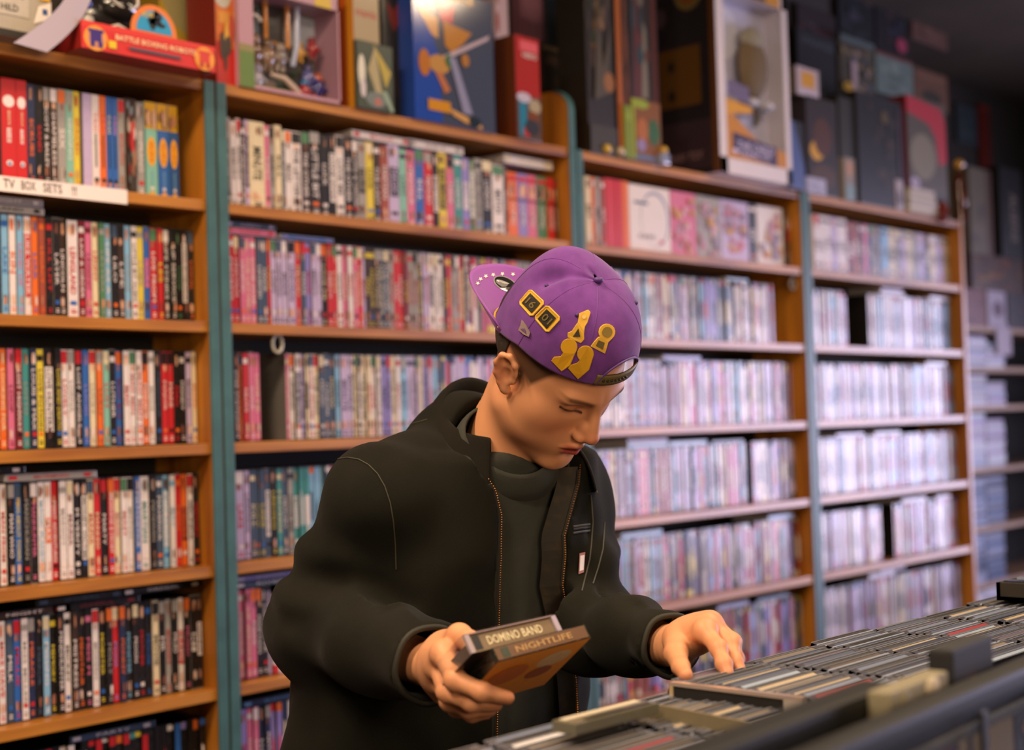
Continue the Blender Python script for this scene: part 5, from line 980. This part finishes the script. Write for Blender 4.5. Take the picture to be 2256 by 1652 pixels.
# ---- jacket
gj = G3(lo, hi, .0058); d, u, w = torso(gj, .012, a=(.222, .210, .190, .140)); gj.add(d)
gj.add(gj.cap(SR, SL, .058), .05); gj.add(gj.cap(SR+np.array([0, 0, .012]), J(1010, 945, 2.08), .052, .052), .05); gj.add(gj.cap(SL, NK, .052, .060), .05)
CR = ar*.25+wr*.75+0; CRD = (wr-ER)/np.linalg.norm(wr-ER); CR = wr-CRD*.018; CLD = (wl-EL)/np.linalg.norm(wl-EL); CL = wl-CLD*.012
gj.add(gj.cap(SR, ER, .069, .068), .03); gj.add(gj.cap(ER, CR, .068, .051), .03)
gj.add(gj.cap(SL, EL, .060, .058), .03); gj.add(gj.cap(EL, CL, .060, .0435), .02)
# folds: waves across the sleeves and soft drape on the trunk
def wave(a, b, f, amp, ph, tw, t0=0, t1=1):
    ba = b-a; L = np.linalg.norm(ba); ba = ba/L; x, y, z = gj.X-a[0], gj.Y-a[1], gj.Z-a[2]; t = (x*ba[0]+y*ba[1]+z*ba[2])/L
    o = np.cross(ba, [0, 0, 1.]); o /= np.linalg.norm(o); o2 = np.cross(ba, o); an = (x*o[0]+y*o[1]+z*o[2]); a2 = (x*o2[0]+y*o2[1]+z*o2[2])
    rr = np.sqrt(np.maximum(x*x+y*y+z*z-(t*L)**2, 0)); env = np.exp(-((t-(t0+t1)/2)/((t1-t0)*.5))**4)*np.exp(-(rr/.11)**6)
    return amp*env*np.sin(f*t+tw*np.arctan2(an, a2)+ph+1.2*np.sin(a2*25))
gj.d += wave(SR, ER, 17, .0062, .5, 1.3, .3, 1.05)+wave(ER, CR, 14, .0068, 1.0, 1.7, -.05, .95)+wave(SL, EL, 16, .0055, .2, 1.5, .3, 1.05)+wave(EL, CL, 13, .0060, 2., 1.2, -.05, .9)
gj.d += (.0048*np.sin(gj.X*31+gj.Z*9+2*np.sin(gj.Z*7))*np.cos(gj.Y*17+gj.Z*11)+.0022*np.sin(gj.X*64-gj.Z*22+gj.Y*30+2.5*np.sin(gj.Z*13+gj.X*9))).astype(f32)
# sleeve openings, neck hole, front opening, hem
for c_, dr, r0 in ((CR, CRD, .0405), (CL, CLD, .0325)):
    t = (gj.X-c_[0])*dr[0]+(gj.Y-c_[1])*dr[1]+(gj.Z-c_[2])*dr[2]; near = np.sqrt((gj.X-c_[0])**2+(gj.Y-c_[1])**2+(gj.Z-c_[2])**2) < .11
    gj.d = np.where(near, np.maximum(gj.d, t), gj.d); gj.sub(gj.cap(c_+dr*.03, c_-dr*.05, r0, r0*.9), .002)
gj.sub(gj.cap(A0, A1+ax_*.1, .079, .085), .01)
def zs_edge(z, pts): return np.interp(z, [p[0] for p in pts][::-1], [p[1] for p in pts][::-1])
def front_pt(uu, z, off=.0):
    zt = [.93, 1.12, 1.27, NK[2]-.015]; cx = [PEL, SP[1]*.5+PEL*.5, SP[1]+(NK-SP[1])*.35, NK]
    c_ = np.array([np.interp(z, zt, [c[i] for c in cx]) for i in range(3)]); A = np.interp(z, zt, (.234, .222, .202, .152)); B = np.interp(z, zt, (.157, .152, .147, .107))
    k = max(0, 1-abs(uu/A)**2.4)**(1/2.4); p = c_+U*uu+WF*(B*k+off); p[2] = z; return p
def u_for(px, z, off=0):
    lo_, hi_ = -.2, .2
    for _ in range(30):
        m = (lo_+hi_)/2
        if proj(front_pt(m, z, off))[0] < px: lo_ = m
        else: hi_ = m
    return (lo_+hi_)/2
zz_ = np.linspace(.88, NK[2]-.02, 16)
def edge_px(side, y):
    if side: return np.interp(y, [1035, 1090, 1170, 1230, 1290, 1400, 1500, 1652], [1282, 1272, 1246, 1248, 1242, 1262, 1272, 1278])
    return np.interp(y, [1055, 1080, 1110, 1200, 1400, 1652], [1048, 1088, 1101, 1099, 1094, 1090])
eR, eL = [], []
for z in zz_:
    ur = ul = 0
    for _ in range(6):
        ur = u_for(edge_px(0, proj(front_pt(ur, z))[1]), z); ul = u_for(edge_px(1, proj(front_pt(ul, z))[1]), z)
    eR.append(ur); eL.append(ul)
eR, eL = np.array(eR), np.array(eL)
zr = gj.Z.ravel(); uR = np.interp(zr, zz_, eR)[None, None, :]; uL = np.interp(zr, zz_, eL)[None, None, :]
op = np.maximum(np.maximum(np.maximum(uR-u, u-uL), -(w-.02)), d-.022); inner = -(gj.d+.030)
gj.d = np.maximum(gj.d, -np.maximum(op, inner-.0)) if False else np.maximum(gj.d, -np.maximum(op, -(gj.d+.034)))
gj.d = np.maximum(gj.d, (.90-gj.Z)+.0*gj.X)
V, F = gj.mesh(); V = relax(V, F, 2, .45)
jacket = npmesh('jacket', rel(V), F, jackm, None, person)
jb = BVHTree.FromPolygons([Vector(v) for v in V.tolist()], [tuple(f) for f in F.tolist()])
def onto(tree, px, py, off=.001):
    r_ = ray(px, py).normalized(); hit = tree.ray_cast(CAM, r_)
    if hit[0] is None: return None
    n_ = hit[1]; n_ = n_ if n_.dot(r_) < 0 else -n_
    return hit[0]+n_*off
def relp(p): return Vector(p)-Vector(ROOT)
def seam(name, tree, pts, r, col, m, parent, off=.0005, sub=10):
    P = []
    for (a, b) in zip(pts[:-1], pts[1:]):
        for i in range(sub):
            t = i/sub; h = onto(tree, a[0]+(b[0]-a[0])*t, a[1]+(b[1]-a[1])*t, off)
            if h is not None and (not P or (h-P[-1]).length < .03): P.append(h)
    q = MB(); q.tube([relp(p) for p in P], r, C(col), n=6); return q.build(name, m, parent, smooth=True)
stitch = mat('stitch_thread', rough=.7, vc=True)
seam('seam', jb, [(740, 1012), (766, 1008), (790, 1012), (812, 1024), (832, 1044), (848, 1072), (860, 1108), (867, 1150), (871, 1200), (873, 1260)], .0010, '343124', stitch, jacket)
seam('seam', jb, [(742, 1004), (800, 968), (870, 945), (950, 922)], .0010, '343124', stitch, jacket)
seam('seam', jb, [(1302, 1090), (1306, 1150), (1300, 1230), (1280, 1310)], .0011, '45433a', stitch, jacket)
seam('seam', jb, [(1332, 1150), (1328, 1210), (1318, 1250), (1305, 1290)], .0010, '4a4a44', stitch, jacket)
seam('cuff_seam', jb, [(1458, 1470), (1450, 1430), (1462, 1390), (1490, 1352)], .0010, '4a4632', stitch, jacket)
for yy in (1160, 1166, 1174): seam('pocket_welt', jb, [(1262, yy), (1303, yy-6)], .0016, '3a3a34' if yy != 1166 else '191914', stitch, jacket)
for c_, dr, r_ in ((CR, CRD, .0455), (CL, CLD, .038)):
    a_ = np.cross(dr, [0, 0, 1.]); a_ /= np.linalg.norm(a_); b_ = np.cross(dr, a_); q = MB()
    q.tube([Vector(c_-ROOT+dr*.0005+(a_*math.cos(t)+b_*math.sin(t))*(r_+.001*math.sin(5*t))) for t in [2*math.pi*i/40 for i in range(40)]], .0036, C('24231a'), n=8, closed=True)
    q.build('cuff', jackm if False else stitch, jacket, smooth=True)
# zip: teeth along both edges of the opening
zipm = mat('copper_zip', C('b9783a'), .3, metal=.85); tape = mat('zip_tape', C('24211a'), .8)
for side, ed in ((0, eR), (1, eL)):
    q = MB(); P = []
    for z in np.linspace(.9, NK[2]-.028-(.0 if side else .012), 150):
        uu = np.interp(z, zz_, ed); p = front_pt(uu+(.002 if side == 0 else -.002), z, .0)
        P.append(p)
    q.tube([Vector(p-ROOT)+Vector(WF)*-.002 for p in P[::3]], .003, C('24211a'), n=6); tp = q.build('zip_tape', tape, jacket)
    q = MB()
    for i, p in enumerate(P):
        q.ball(Vector(p-ROOT)+Vector(WF)*.0012+Vector(U)*(.001 if side == 0 else -.001), (.0013, .0013, .0009), n=6, k=4)
    q.build('zip_teeth', zipm, jacket)
# inner facing seen inside the left front
q = MB(); P1, P2 = [], []
for z in np.linspace(.9, NK[2]-.03, 40):
    uu = np.interp(z, zz_, eL); P1.append(front_pt(uu-.003, z, -.004)); P2.append(front_pt(uu-.036, z, -.0125))
V_ = [Vector(p-ROOT) for p in P1+P2]; q.mesh(V_, [(i, i+1, i+41, i+40) for i in range(39)]); q.build('inner_facing', mat('facing', C('221d14'), .85, noise=(60, C('3a2c18'), .5, .8)), jacket)
# chest label
lp = [onto(jb, *p, .002) for p in ((1275, 1218), (1288, 1216), (1286, 1262), (1274, 1266))]
if all(lp):
    q = MB(); q.face([relp(p) for p in lp], C('9a6a6c')); c0 = sum(lp, Vector())/4; lab_n = (lp[1]-lp[0]).cross(lp[3]-lp[0]).normalized(); lab_n = lab_n if lab_n.dot(CAM-c0) > 0 else -lab_n
    q.face([relp(c0+(p-c0)*.74+lab_n*.0006) for p in lp], C('d9d6e6')); q.build('chest_label', ink, jacket)
# ---- collar
def collar():
    ex = np.array(U); ey = WF; q = []; N0 = NK+np.array([0, 0, .0]); rows = 9; cols_ = 46
    th0, th1 = math.radians(-52), math.radians(232)       # 0 = his left side, 90 = back, 180 = his right side, from front-left round the back to front-right
    V = []
    for i in range(cols_+1):
        t = i/cols_; th = th0+(th1-th0)*t; dr = ex*math.cos(th)-ey*math.sin(th); back = math.exp(-((t-.5)/.28)**2)
        r_in = .0725+.026*max(0, 1-t/.2); top = .092*back+.018; lean = WF*.012*(1-back)
        base = N0+dr*(r_in+.012)+np.array([0, 0, -.028-.03*(1-back)]); tp = N0+dr*(r_in-.003)+np.array([0, 0, top])+WF*.020*back
        fl = .078+.012*(1-back); out = N0+dr*(r_in+.036+.012*(1-back))+np.array([0, 0, top-fl])+WF*.012*back
        for k in range(rows):
            s = k/(rows-1)
            if s < .4: p = base+(tp-base)*(s/.4)
            else:
                s2 = (s-.4)/.6; p = tp*(1-s2)+out*s2+dr*.010*math.sin(s2*math.pi)+np.array([0, 0, .006*math.sin(s2*math.pi)])
            V.append(p)
    F = [(i*rows+k, i*rows+k+1, (i+1)*rows+k+1, (i+1)*rows+k) for i in range(cols_) for k in range(rows-1)]
    return np.array(V), F
V, F = collar()
q = MB(); q.tube([relp(V[i*9+8]) for i in range(47)], .0022, C('2a271d'), n=6); q.build('collar_edge', stitch, jacket, smooth=True)
o = npmesh('collar', rel(V), F, ribm, None, jacket); md = o.modifiers.new('s', 'SOLIDIFY'); md.thickness = .005; md.offset = 0; sb = o.modifiers.new('b', 'SUBSURF'); sb.levels = sb.render_levels = 1
# ---- trousers and shoes
gt = G3((1.2, 1.25, .05), (1.75, 1.8, 1.02), .009); d, u, w = torso(gt, .0); gt.add(np.maximum(d, gt.Z-.98)+0*gt.X)
gt.d = np.maximum(gt.d, .80-gt.Z)
for hp_, ft in zip(HIPS, FEET):
    kn = (hp_+ft)/2+WF*.03; kn[2] = .48; gt.add(gt.cap(hp_, kn, .10, .08), .04); gt.add(gt.cap(kn, ft+np.array([0, 0, .10]), .08, .068), .03)
V, F = gt.mesh(); V = relax(V, F, 2); npmesh('trousers', rel(V), F, cloth('trouser_twill', '1d1f26', '16171c'), None, person)
for ft in FEET:
    g = G3(ft-np.array([.09, .24, .01]), ft+np.array([.09, .12, .13]), .006); g.add(g.cap(ft+np.array([0, .03, .045]), ft+np.array([0, -.12, .035]), .042, .036)); g.add(g.cap(ft+np.array([0, .03, .05]), ft+np.array([0, .02, .10]), .04, .038), .02); g.d = np.maximum(g.d, .003-g.Z+0*g.X)
    V, F = g.mesh(); V = relax(V, F, 2); npmesh('shoe', rel(V), F, mat('shoe_leather', C('1c1a18'), .5), None, person)
# ---- hair: cropped shell under the cap
g = G3((-.09, -.125, -.07), (.09, .07, .09), .0026); g.add(g.ell((0, -.012, .042), (.0753, .0990, .090)))
gx = g.Z-(.002+.0*g.X)-np.clip(g.Y-.0, 0, 1)*.6
cut = np.maximum(-(g.Z+.048-.9*np.clip(g.Y+.06, 0, 1)), g.Y+.022)
g.d = np.maximum(g.d, cut); g.sub(m_ := g.ell((0, -.012, .042), (.072, .0955, .086)), .001)
V, F = g.mesh(); V = relax(V, F, 1); hairm = mat('hair', C('33241a'), .8, noise=(500, C('1e150f'), .4, .6), bump=(1500, .6, .001)); hair = npmesh('hair', rel(h2w(V)), F, hairm, None, person)
# ------------------------------------------------------------------ the cap, worn backwards
capm = mat('purple_cotton', C('6f3b8c'), .85, spec=.2, sheen=.15, noise=(60, C('62337e'), .35, .7), bump=(1600, .3, .0006)); goldm = mat('gold_thread', rough=.55, vc=True, spec=.5)
cap = person and None
def zb_(y): return .063+(.14*y if y > 0 else .52*y)
def crown(ph, s, off=0):
    cy, sx = math.cos(ph), math.sin(ph)           # ph = 0 front (over the face), pi = back (brim side), + = his right
    ry = .101 if cy > 0 else .106; rx = .0845; y0 = ry*cy; x0 = rx*sx; back = max(0, -cy); fr_ = max(0, cy)
    e = .62-.25*back**1.5+.12*fr_; a = s*math.pi/2; hf = max(math.cos(a), 0)**e; zb = zb_(y0*.98); T = .162+.004*back
    z = zb+(T-zb)*math.sin(a)**1.02
    # soft crease beside the stiff panels
    cr = math.exp(-(((ph-2.10)/.20)**2))*math.exp(-((s-.70)/.22)**2) if ph > 0 else 0
    cr2 = .35*math.exp(-(((ph-1.80)/.14)**2))*math.exp(-((s-.52)/.2)**2)
    k = 1+off/.09-.15*cr-.06*cr2+.010*math.sin(3*ph+.5)*math.sin(s*3.1)
    z -= .010*cr
    return ((x0*hf)*k, -.003+(y0*hf+.003)*k, z+off*.4)
NP, NS = 180, 44
PC_, PW_, PH_ = -.12, .46, .28
def opening(ph, s): return abs(ph-PC_) < PW_ and s < PH_*math.sqrt(max(0, 1-((ph-PC_)/PW_)**2))
V = []; F = []
for j in range(NS+1):
    for i in range(NP):
        ph = -math.pi+2*math.pi*i/NP; V.append(crown(ph, min(j/NS, .999)))
for j in range(NS):
    for i in range(NP):
        ph = -math.pi+2*math.pi*(i+.5)/NP
        if opening(ph, (j+.5)/NS): continue
        F.append((j*NP+i, (j+1)*NP+i, (j+1)*NP+(i+1) % NP, j*NP+(i+1) % NP))
capo = npmesh('cap', rel(h2w(np.array(V))), F, capm, None, person); md = capo.modifiers.new('s', 'SOLIDIFY'); md.thickness = .0022; md.offset = -1
ct = BVHTree.FromPolygons([Vector(v) for v in h2w(np.array(V)).tolist()], F)
def hw(p): return Vector(h2w(np.array(p, float)))-Vector(ROOT)
# brim
nb, mb_ = 40, 12; V = []; F = []
for i in range(nb+1):
    ph = math.pi-1.12+2.24*i/nb; b0 = np.array(crown(ph, .0)); t = (i/nb-.5)*2
    L = .082*math.sqrt(max(0, 1-abs(t)**2.4)); sx = math.sin(ph)
    for k in range(mb_+1):
        s = k/mb_; p = b0+np.array([b0[0]*.10*s*(1-abs(t)), -L*s, 0]); p[2] = b0[2]-.004*s+.008*s*(1-t*t)+.012*s*max(0, -t); V.append(p+np.array([0, .003, .0]))
V = np.array(V)
for i in range(nb):
    for k in range(mb_): a = i*(mb_+1)+k; F.append((a, a+mb_+1, a+mb_+2, a+1))
brim = npmesh('brim', rel(h2w(V)), F, mat('brim_cotton', C('864c9c'), .8, spec=.2, sheen=.1, bump=(1500, .25, .0005)), None, capo); md = brim.modifiers.new('s', 'SOLIDIFY'); md.thickness = .003; md.offset = 0
V_br = V
bt = BVHTree.FromPolygons([Vector(v) for v in h2w(V).tolist()], F)
# strap across the opening
V = []; F = []; ns = 28
for i in range(ns+1):
    ph = PC_-.50+1.0*i/ns
    for k in range(5): V.append(crown(ph, .005+.13*k/4, .0005))
for i in range(ns):
    for k in range(4): a = i*5+k; F.append((a, a+5, a+6, a+1))
strap = npmesh('strap', rel(h2w(np.array(V))), F, mat('strap_plastic', C('6a5a34'), .45, spec=.5), None, capo); md = strap.modifiers.new('s', 'SOLIDIFY'); md.thickness = .0025; md.offset = 0
q = MB()
for i in range(7):
    p = crown(-.16+.07*i, .07, .0022); q.ball(hw(p), .0019, C('2a2214'), n=8, k=5)
q.build('snap_holes', ink, strap)
# gold piping between brim and crown, edge of the opening, button, eyelets, seams
q = MB(); q.tube([hw(crown(math.pi-1.1+2.2*i/40, .03, .0015)) for i in range(41)], .0016, C('d0a63c'), n=6); q.build('piping', goldm, capo, smooth=True)
q = MB(); q.tube([hw(crown(ph, PH_*math.sqrt(max(0, 1-((ph-PC_)/PW_)**2)), .0006)) for ph in [PC_-PW_+2*PW_*i/40 for i in range(41)]], .0016, C('5a3480'), n=6); q.build('opening_edge', goldm, capo, smooth=True)
q = MB(); b_ = crown(0, .999); q.ball(hw((b_[0], b_[1], b_[2]+.003)), (.0065, .0065, .0045), C('54307a'), n=14, k=8); q.build('button', goldm, capo, smooth=True)
for ph in (math.pi/2, -math.pi/2, math.pi*5/6-.1, -math.pi*5/6+.1, math.pi/6+.12, -math.pi/6-.12):
    q = MB(); s0 = 0; q.tube([hw(crown(ph, s0+(.97-s0)*i/24, .0002)) for i in range(25)], .0004, C('643580'), n=5); q.build('seam', goldm, capo, smooth=True)
for ph in (1.05, 2.0, -1.05, -2.0):
    q = MB(); c0 = crown(ph, .62, .0008); q.ball(hw(c0), .0028, C('3f2560'), n=8, k=5); q.build('eyelet', goldm, capo, smooth=True)
# embroidered patches on the side
def Z1(p): return (1100+p[0]/5.506, 560+p[1]/5.506)
def Z0_(p): return (940+p[0]/2.95, 520+p[1]/2.95)
def dec(tree, q, pts, col, off):
    P = [onto(tree, *p, off) for p in pts]
    if any(p is None for p in P): return
    q.face([relp(p) for p in P], C(col))
def dense(pts, n=5):
    out = []
    for a, b in zip(pts, pts[1:]+pts[:1]):
        for i in range(n): out.append((a[0]+(b[0]-a[0])*i/n, a[1]+(b[1]-a[1])*i/n))
    return out
def rim(tree, q, pts, r, col, off):
    P = [onto(tree, *p, off) for p in pts]
    if any(p is None for p in P): return
    q.tube([relp(p) for p in P], r, C(col), n=5, closed=True)
def circ(c, r, n=20): return [(c[0]+r*math.cos(2*math.pi*i/n), c[1]+r*math.sin(2*math.pi*i/n)) for i in range(n)]
GD = 'cf9f26'
def rnd(pts, k=.11):                 # cut corners
    out = []
    for i, p in enumerate(pts):
        a = pts[i-1]; b = pts[(i+1) % len(pts)]; out.append((p[0]+(a[0]-p[0])*k, p[1]+(a[1]-p[1])*k)); out.append((p[0]+(b[0]-p[0])*k, p[1]+(b[1]-p[1])*k))
    return out
for corners, inn, txt in (([(380, 432), (556, 590), (400, 760), (248, 590)], [(385, 478), (508, 598), (400, 718), (282, 594)], '16'), ([(585, 620), (745, 780), (590, 950), (435, 770)], [(582, 666), (695, 776), (582, 908), (473, 784)], '01')):
    q = MB(); o_ = [Z1(p) for p in rnd(corners)]; i_ = [Z1(p) for p in inn]; dec(ct, q, dense(o_, 4), GD, .0012); dec(ct, q, dense(i_, 4), '1f1a14', .0016); rim(ct, q, dense(o_, 3), .0011, 'dcb23c', .0012)
    if txt not in TXT: _mktext([(txt, 0)])
    v, f, w_, h_ = TXT[txt]; cx = sum(p[0] for p in i_)/4; cy = sum(p[1] for p in i_)/4; a = math.radians(43); pv = []
    for p in v:
        x = p[0]/w_*21; y = -p[1]/h_*17; pv.append(onto(ct, cx+x*math.cos(a)-y*math.sin(a), cy+x*math.sin(a)+y*math.cos(a), .0019))
    if all(p is not None for p in pv): q.mesh([relp(p) for p in pv], f, C('6a5a24'))
    q.build('patch', goldm, capo)
shapes = [([(1075, 685), (1097, 712), (1060, 830), (1030, 880), (1018, 975), (1022, 1030), (990, 1070), (838, 1000), (840, 955), (885, 940), (925, 880), (960, 830), (975, 725)], GD, [([(962, 900), (985, 1000), (895, 1000)], '2a2218'), (circ((1025, 765), 26, 10), 'c9a860')]),
          ([(1200, 1010)]+[(1300+92*math.cos(t), 945+92*math.sin(t)) for t in [2.45+i*.37 for i in range(13)]]+[(1310, 1065), (1275, 1195), (1112, 1112)], GD, [(circ((1300, 945), 60, 16), '7a6422'), ([(1200, 1040), (1270, 1070), (1250, 1150), (1165, 1105)], '5a4a1c')]),
          ([(780, 1200)]+[(850+94*math.cos(t), 1120+94*math.sin(t)) for t in [2.3+i*.37 for i in range(13)]]+[(915, 1200), (860, 1335), (760, 1408), (642, 1285), (675, 1245), (752, 1240)], 'd19c18', []),
          ([(975, 1290)]+[(1045+94*math.cos(t), 1205+94*math.sin(t)) for t in [2.3+i*.37 for i in range(13)]]+[(1118, 1280), (1085, 1390), (955, 1502), (842, 1375), (872, 1340), (942, 1320)], 'd19c18', []),
          ([(288, 792), (345, 860), (388, 945), (372, 1002), (312, 972), (243, 920), (268, 870)], '8f7a78', [([(275, 905), (330, 900), (345, 960)], '6a4a80')])]
for pts, col, ins_ in shapes:
    q = MB(); P = [Z1(p) for p in pts]; dec(ct, q, dense(P, 2), col, .0022)
    if col != '8f7a78': rim(ct, q, dense(P, 2), .0009, 'e0b53c' if col == GD else 'c08f1c', .0013)
    for p_, c_ in ins_: dec(ct, q, [Z1(p) for p in p_], c_, .0030)
    q.build('patch', goldm, capo)
for j in range(13):
    i = 2+j*36/12; i0 = int(i); v = V_br[i0*(mb_+1)+int(mb_*.82)]; w3 = h2w(v); pp = proj(w3); c0 = pp[:2]; q = MB(); dec(bt, q, [(c0[0]+(5.4 if i % 2 == 0 else 2.2)*math.cos(i*math.pi/5+.3), c0[1]+(4.8 if i % 2 == 0 else 2.0)*math.sin(i*math.pi/5+.3)) for i in range(10)], 'f0e6cf', .0022)
    if q.v: q.build('star', goldm, brim)
q = MB()
def el(c, a, b, rot, n=24): return [Z0_((c[0]+a*math.cos(t)*math.cos(rot)-b*math.sin(t)*math.sin(rot), c[1]+a*math.cos(t)*math.sin(rot)+b*math.sin(t)*math.cos(rot))) for t in [2*math.pi*i/n for i in range(n)]]
dec(bt, q, el((508, 316), 84, 44, .42), 'a8a4a4', .0021); dec(bt, q, el((508, 316), 76, 38, .42), '1d1d1f', .0024); dec(bt, q, el((500, 322), 62, 20, .42), '8a888a', .0027); dec(bt, q, el((490, 306), 45, 6, .3), 'b5b2b0', .003)
if q.v: q.build('sticker', mat('foil_sticker', rough=.25, metal=.4, vc=True), brim)
# ------------------------------------------------------------------ the discs he holds
s_ = Vector(rt)*.087+Vector(up)*.011+Vector(fw)*.062; P0 = Vector(atd(1096, 1458, 1.515)); d_ = Vector(rt)*-.034+Vector(up)*-.056+Vector(fw)*.072
s_.normalize(); d_ = (d_-s_*d_.dot(s_)).normalized(); n_ = s_.cross(d_); n_ = n_ if n_.z > 0 else -n_
def held(P, s, d, n, ls, ld, t, lab, cover, spine, txt, clearc=False):
    o = empty('disc_case', tuple(P), 0, lab, 'disc case'); 
    def q3(a, b, c): return s*a+d*b+n*c
    def bx(mb, a0, a1, b0, b1, c0, c1, col):
        V = [q3(a, b, c) for c in (c0, c1) for a, b in ((a0, b0), (a1, b0), (a1, b1), (a0, b1))]; mb.mesh(V, [(0, 3, 2, 1), (4, 5, 6, 7), (0, 1, 5, 4), (1, 2, 6, 5), (2, 3, 7, 6), (3, 0, 4, 7)], C(col))
    if clearc:
        m1 = MB(); bx(m1, 0, ls, -.001, ld, -.001, t+.001, 'ffffff'); m1.build('clear_shell', clear, o); m1 = MB(); bx(m1, .012, ls-.012, .004, ld-.004, .0, t-.004, '6f5f58'); bx(m1, .0, .006, 0, .004, 0, t, 'b3a3a8'); bx(m1, ls-.006, ls, 0, .006, 0, t, 'b5a8b8'); bx(m1, 0, ls, 0, .003, t-.001, t, 'a58f90'); m1.build('shell', jc, o)
    else: m1 = MB(); bx(m1, 0, ls, 0, ld, 0, t, '1f231c'); m1.build('shell', jc, o)
    F_ = MB(); fc = Face(F_, q3(0, ld, 0), s*ls, d*-ld, -n, C(cover[0])); [fc.ell(*e[:4], C(e[4])) for e in cover[1]]; F_.build('cover_art', plain, o)
    F_ = MB(); fc = Face(F_, q3(.002, 0 if not clearc else .0035, .001), s*(ls-.004), n*(t-.002), -d, C(spine[0])); fc.rect(.06, .1, .14, .9, C(spine[1])); 
    fc.text(txt, .52, .5, .62, .5, C(spine[2])); F_.build('spine_print', plain, o)
    return o
held(P0, s_, d_, n_, .125, .118, .016, 'lower disc case in his right hand, orange cover and dark spine', ('e8901f', [(.75, .7, .18, .16, 'd9b484'), (.7, .45, .14, .12, 'a0501c'), (.3, .6, .2, .2, 'c86a1c')]), ('5a3a1f', '22301f', 'a88452'), 'NIGHTLIFE')
P1 = P0+n_*.0175-s_*.022+d_*.004; rz = Matrix.Rotation(.06, 3, n_); held(P1, rz@s_, rz@d_, n_, .125, .072, .022, 'upper clear disc case in his right hand, cream lettering on the spine', ('1a1614', []), ('7a6448', '14120f', 'e0d0a6'), 'DOMINO BAND', True)
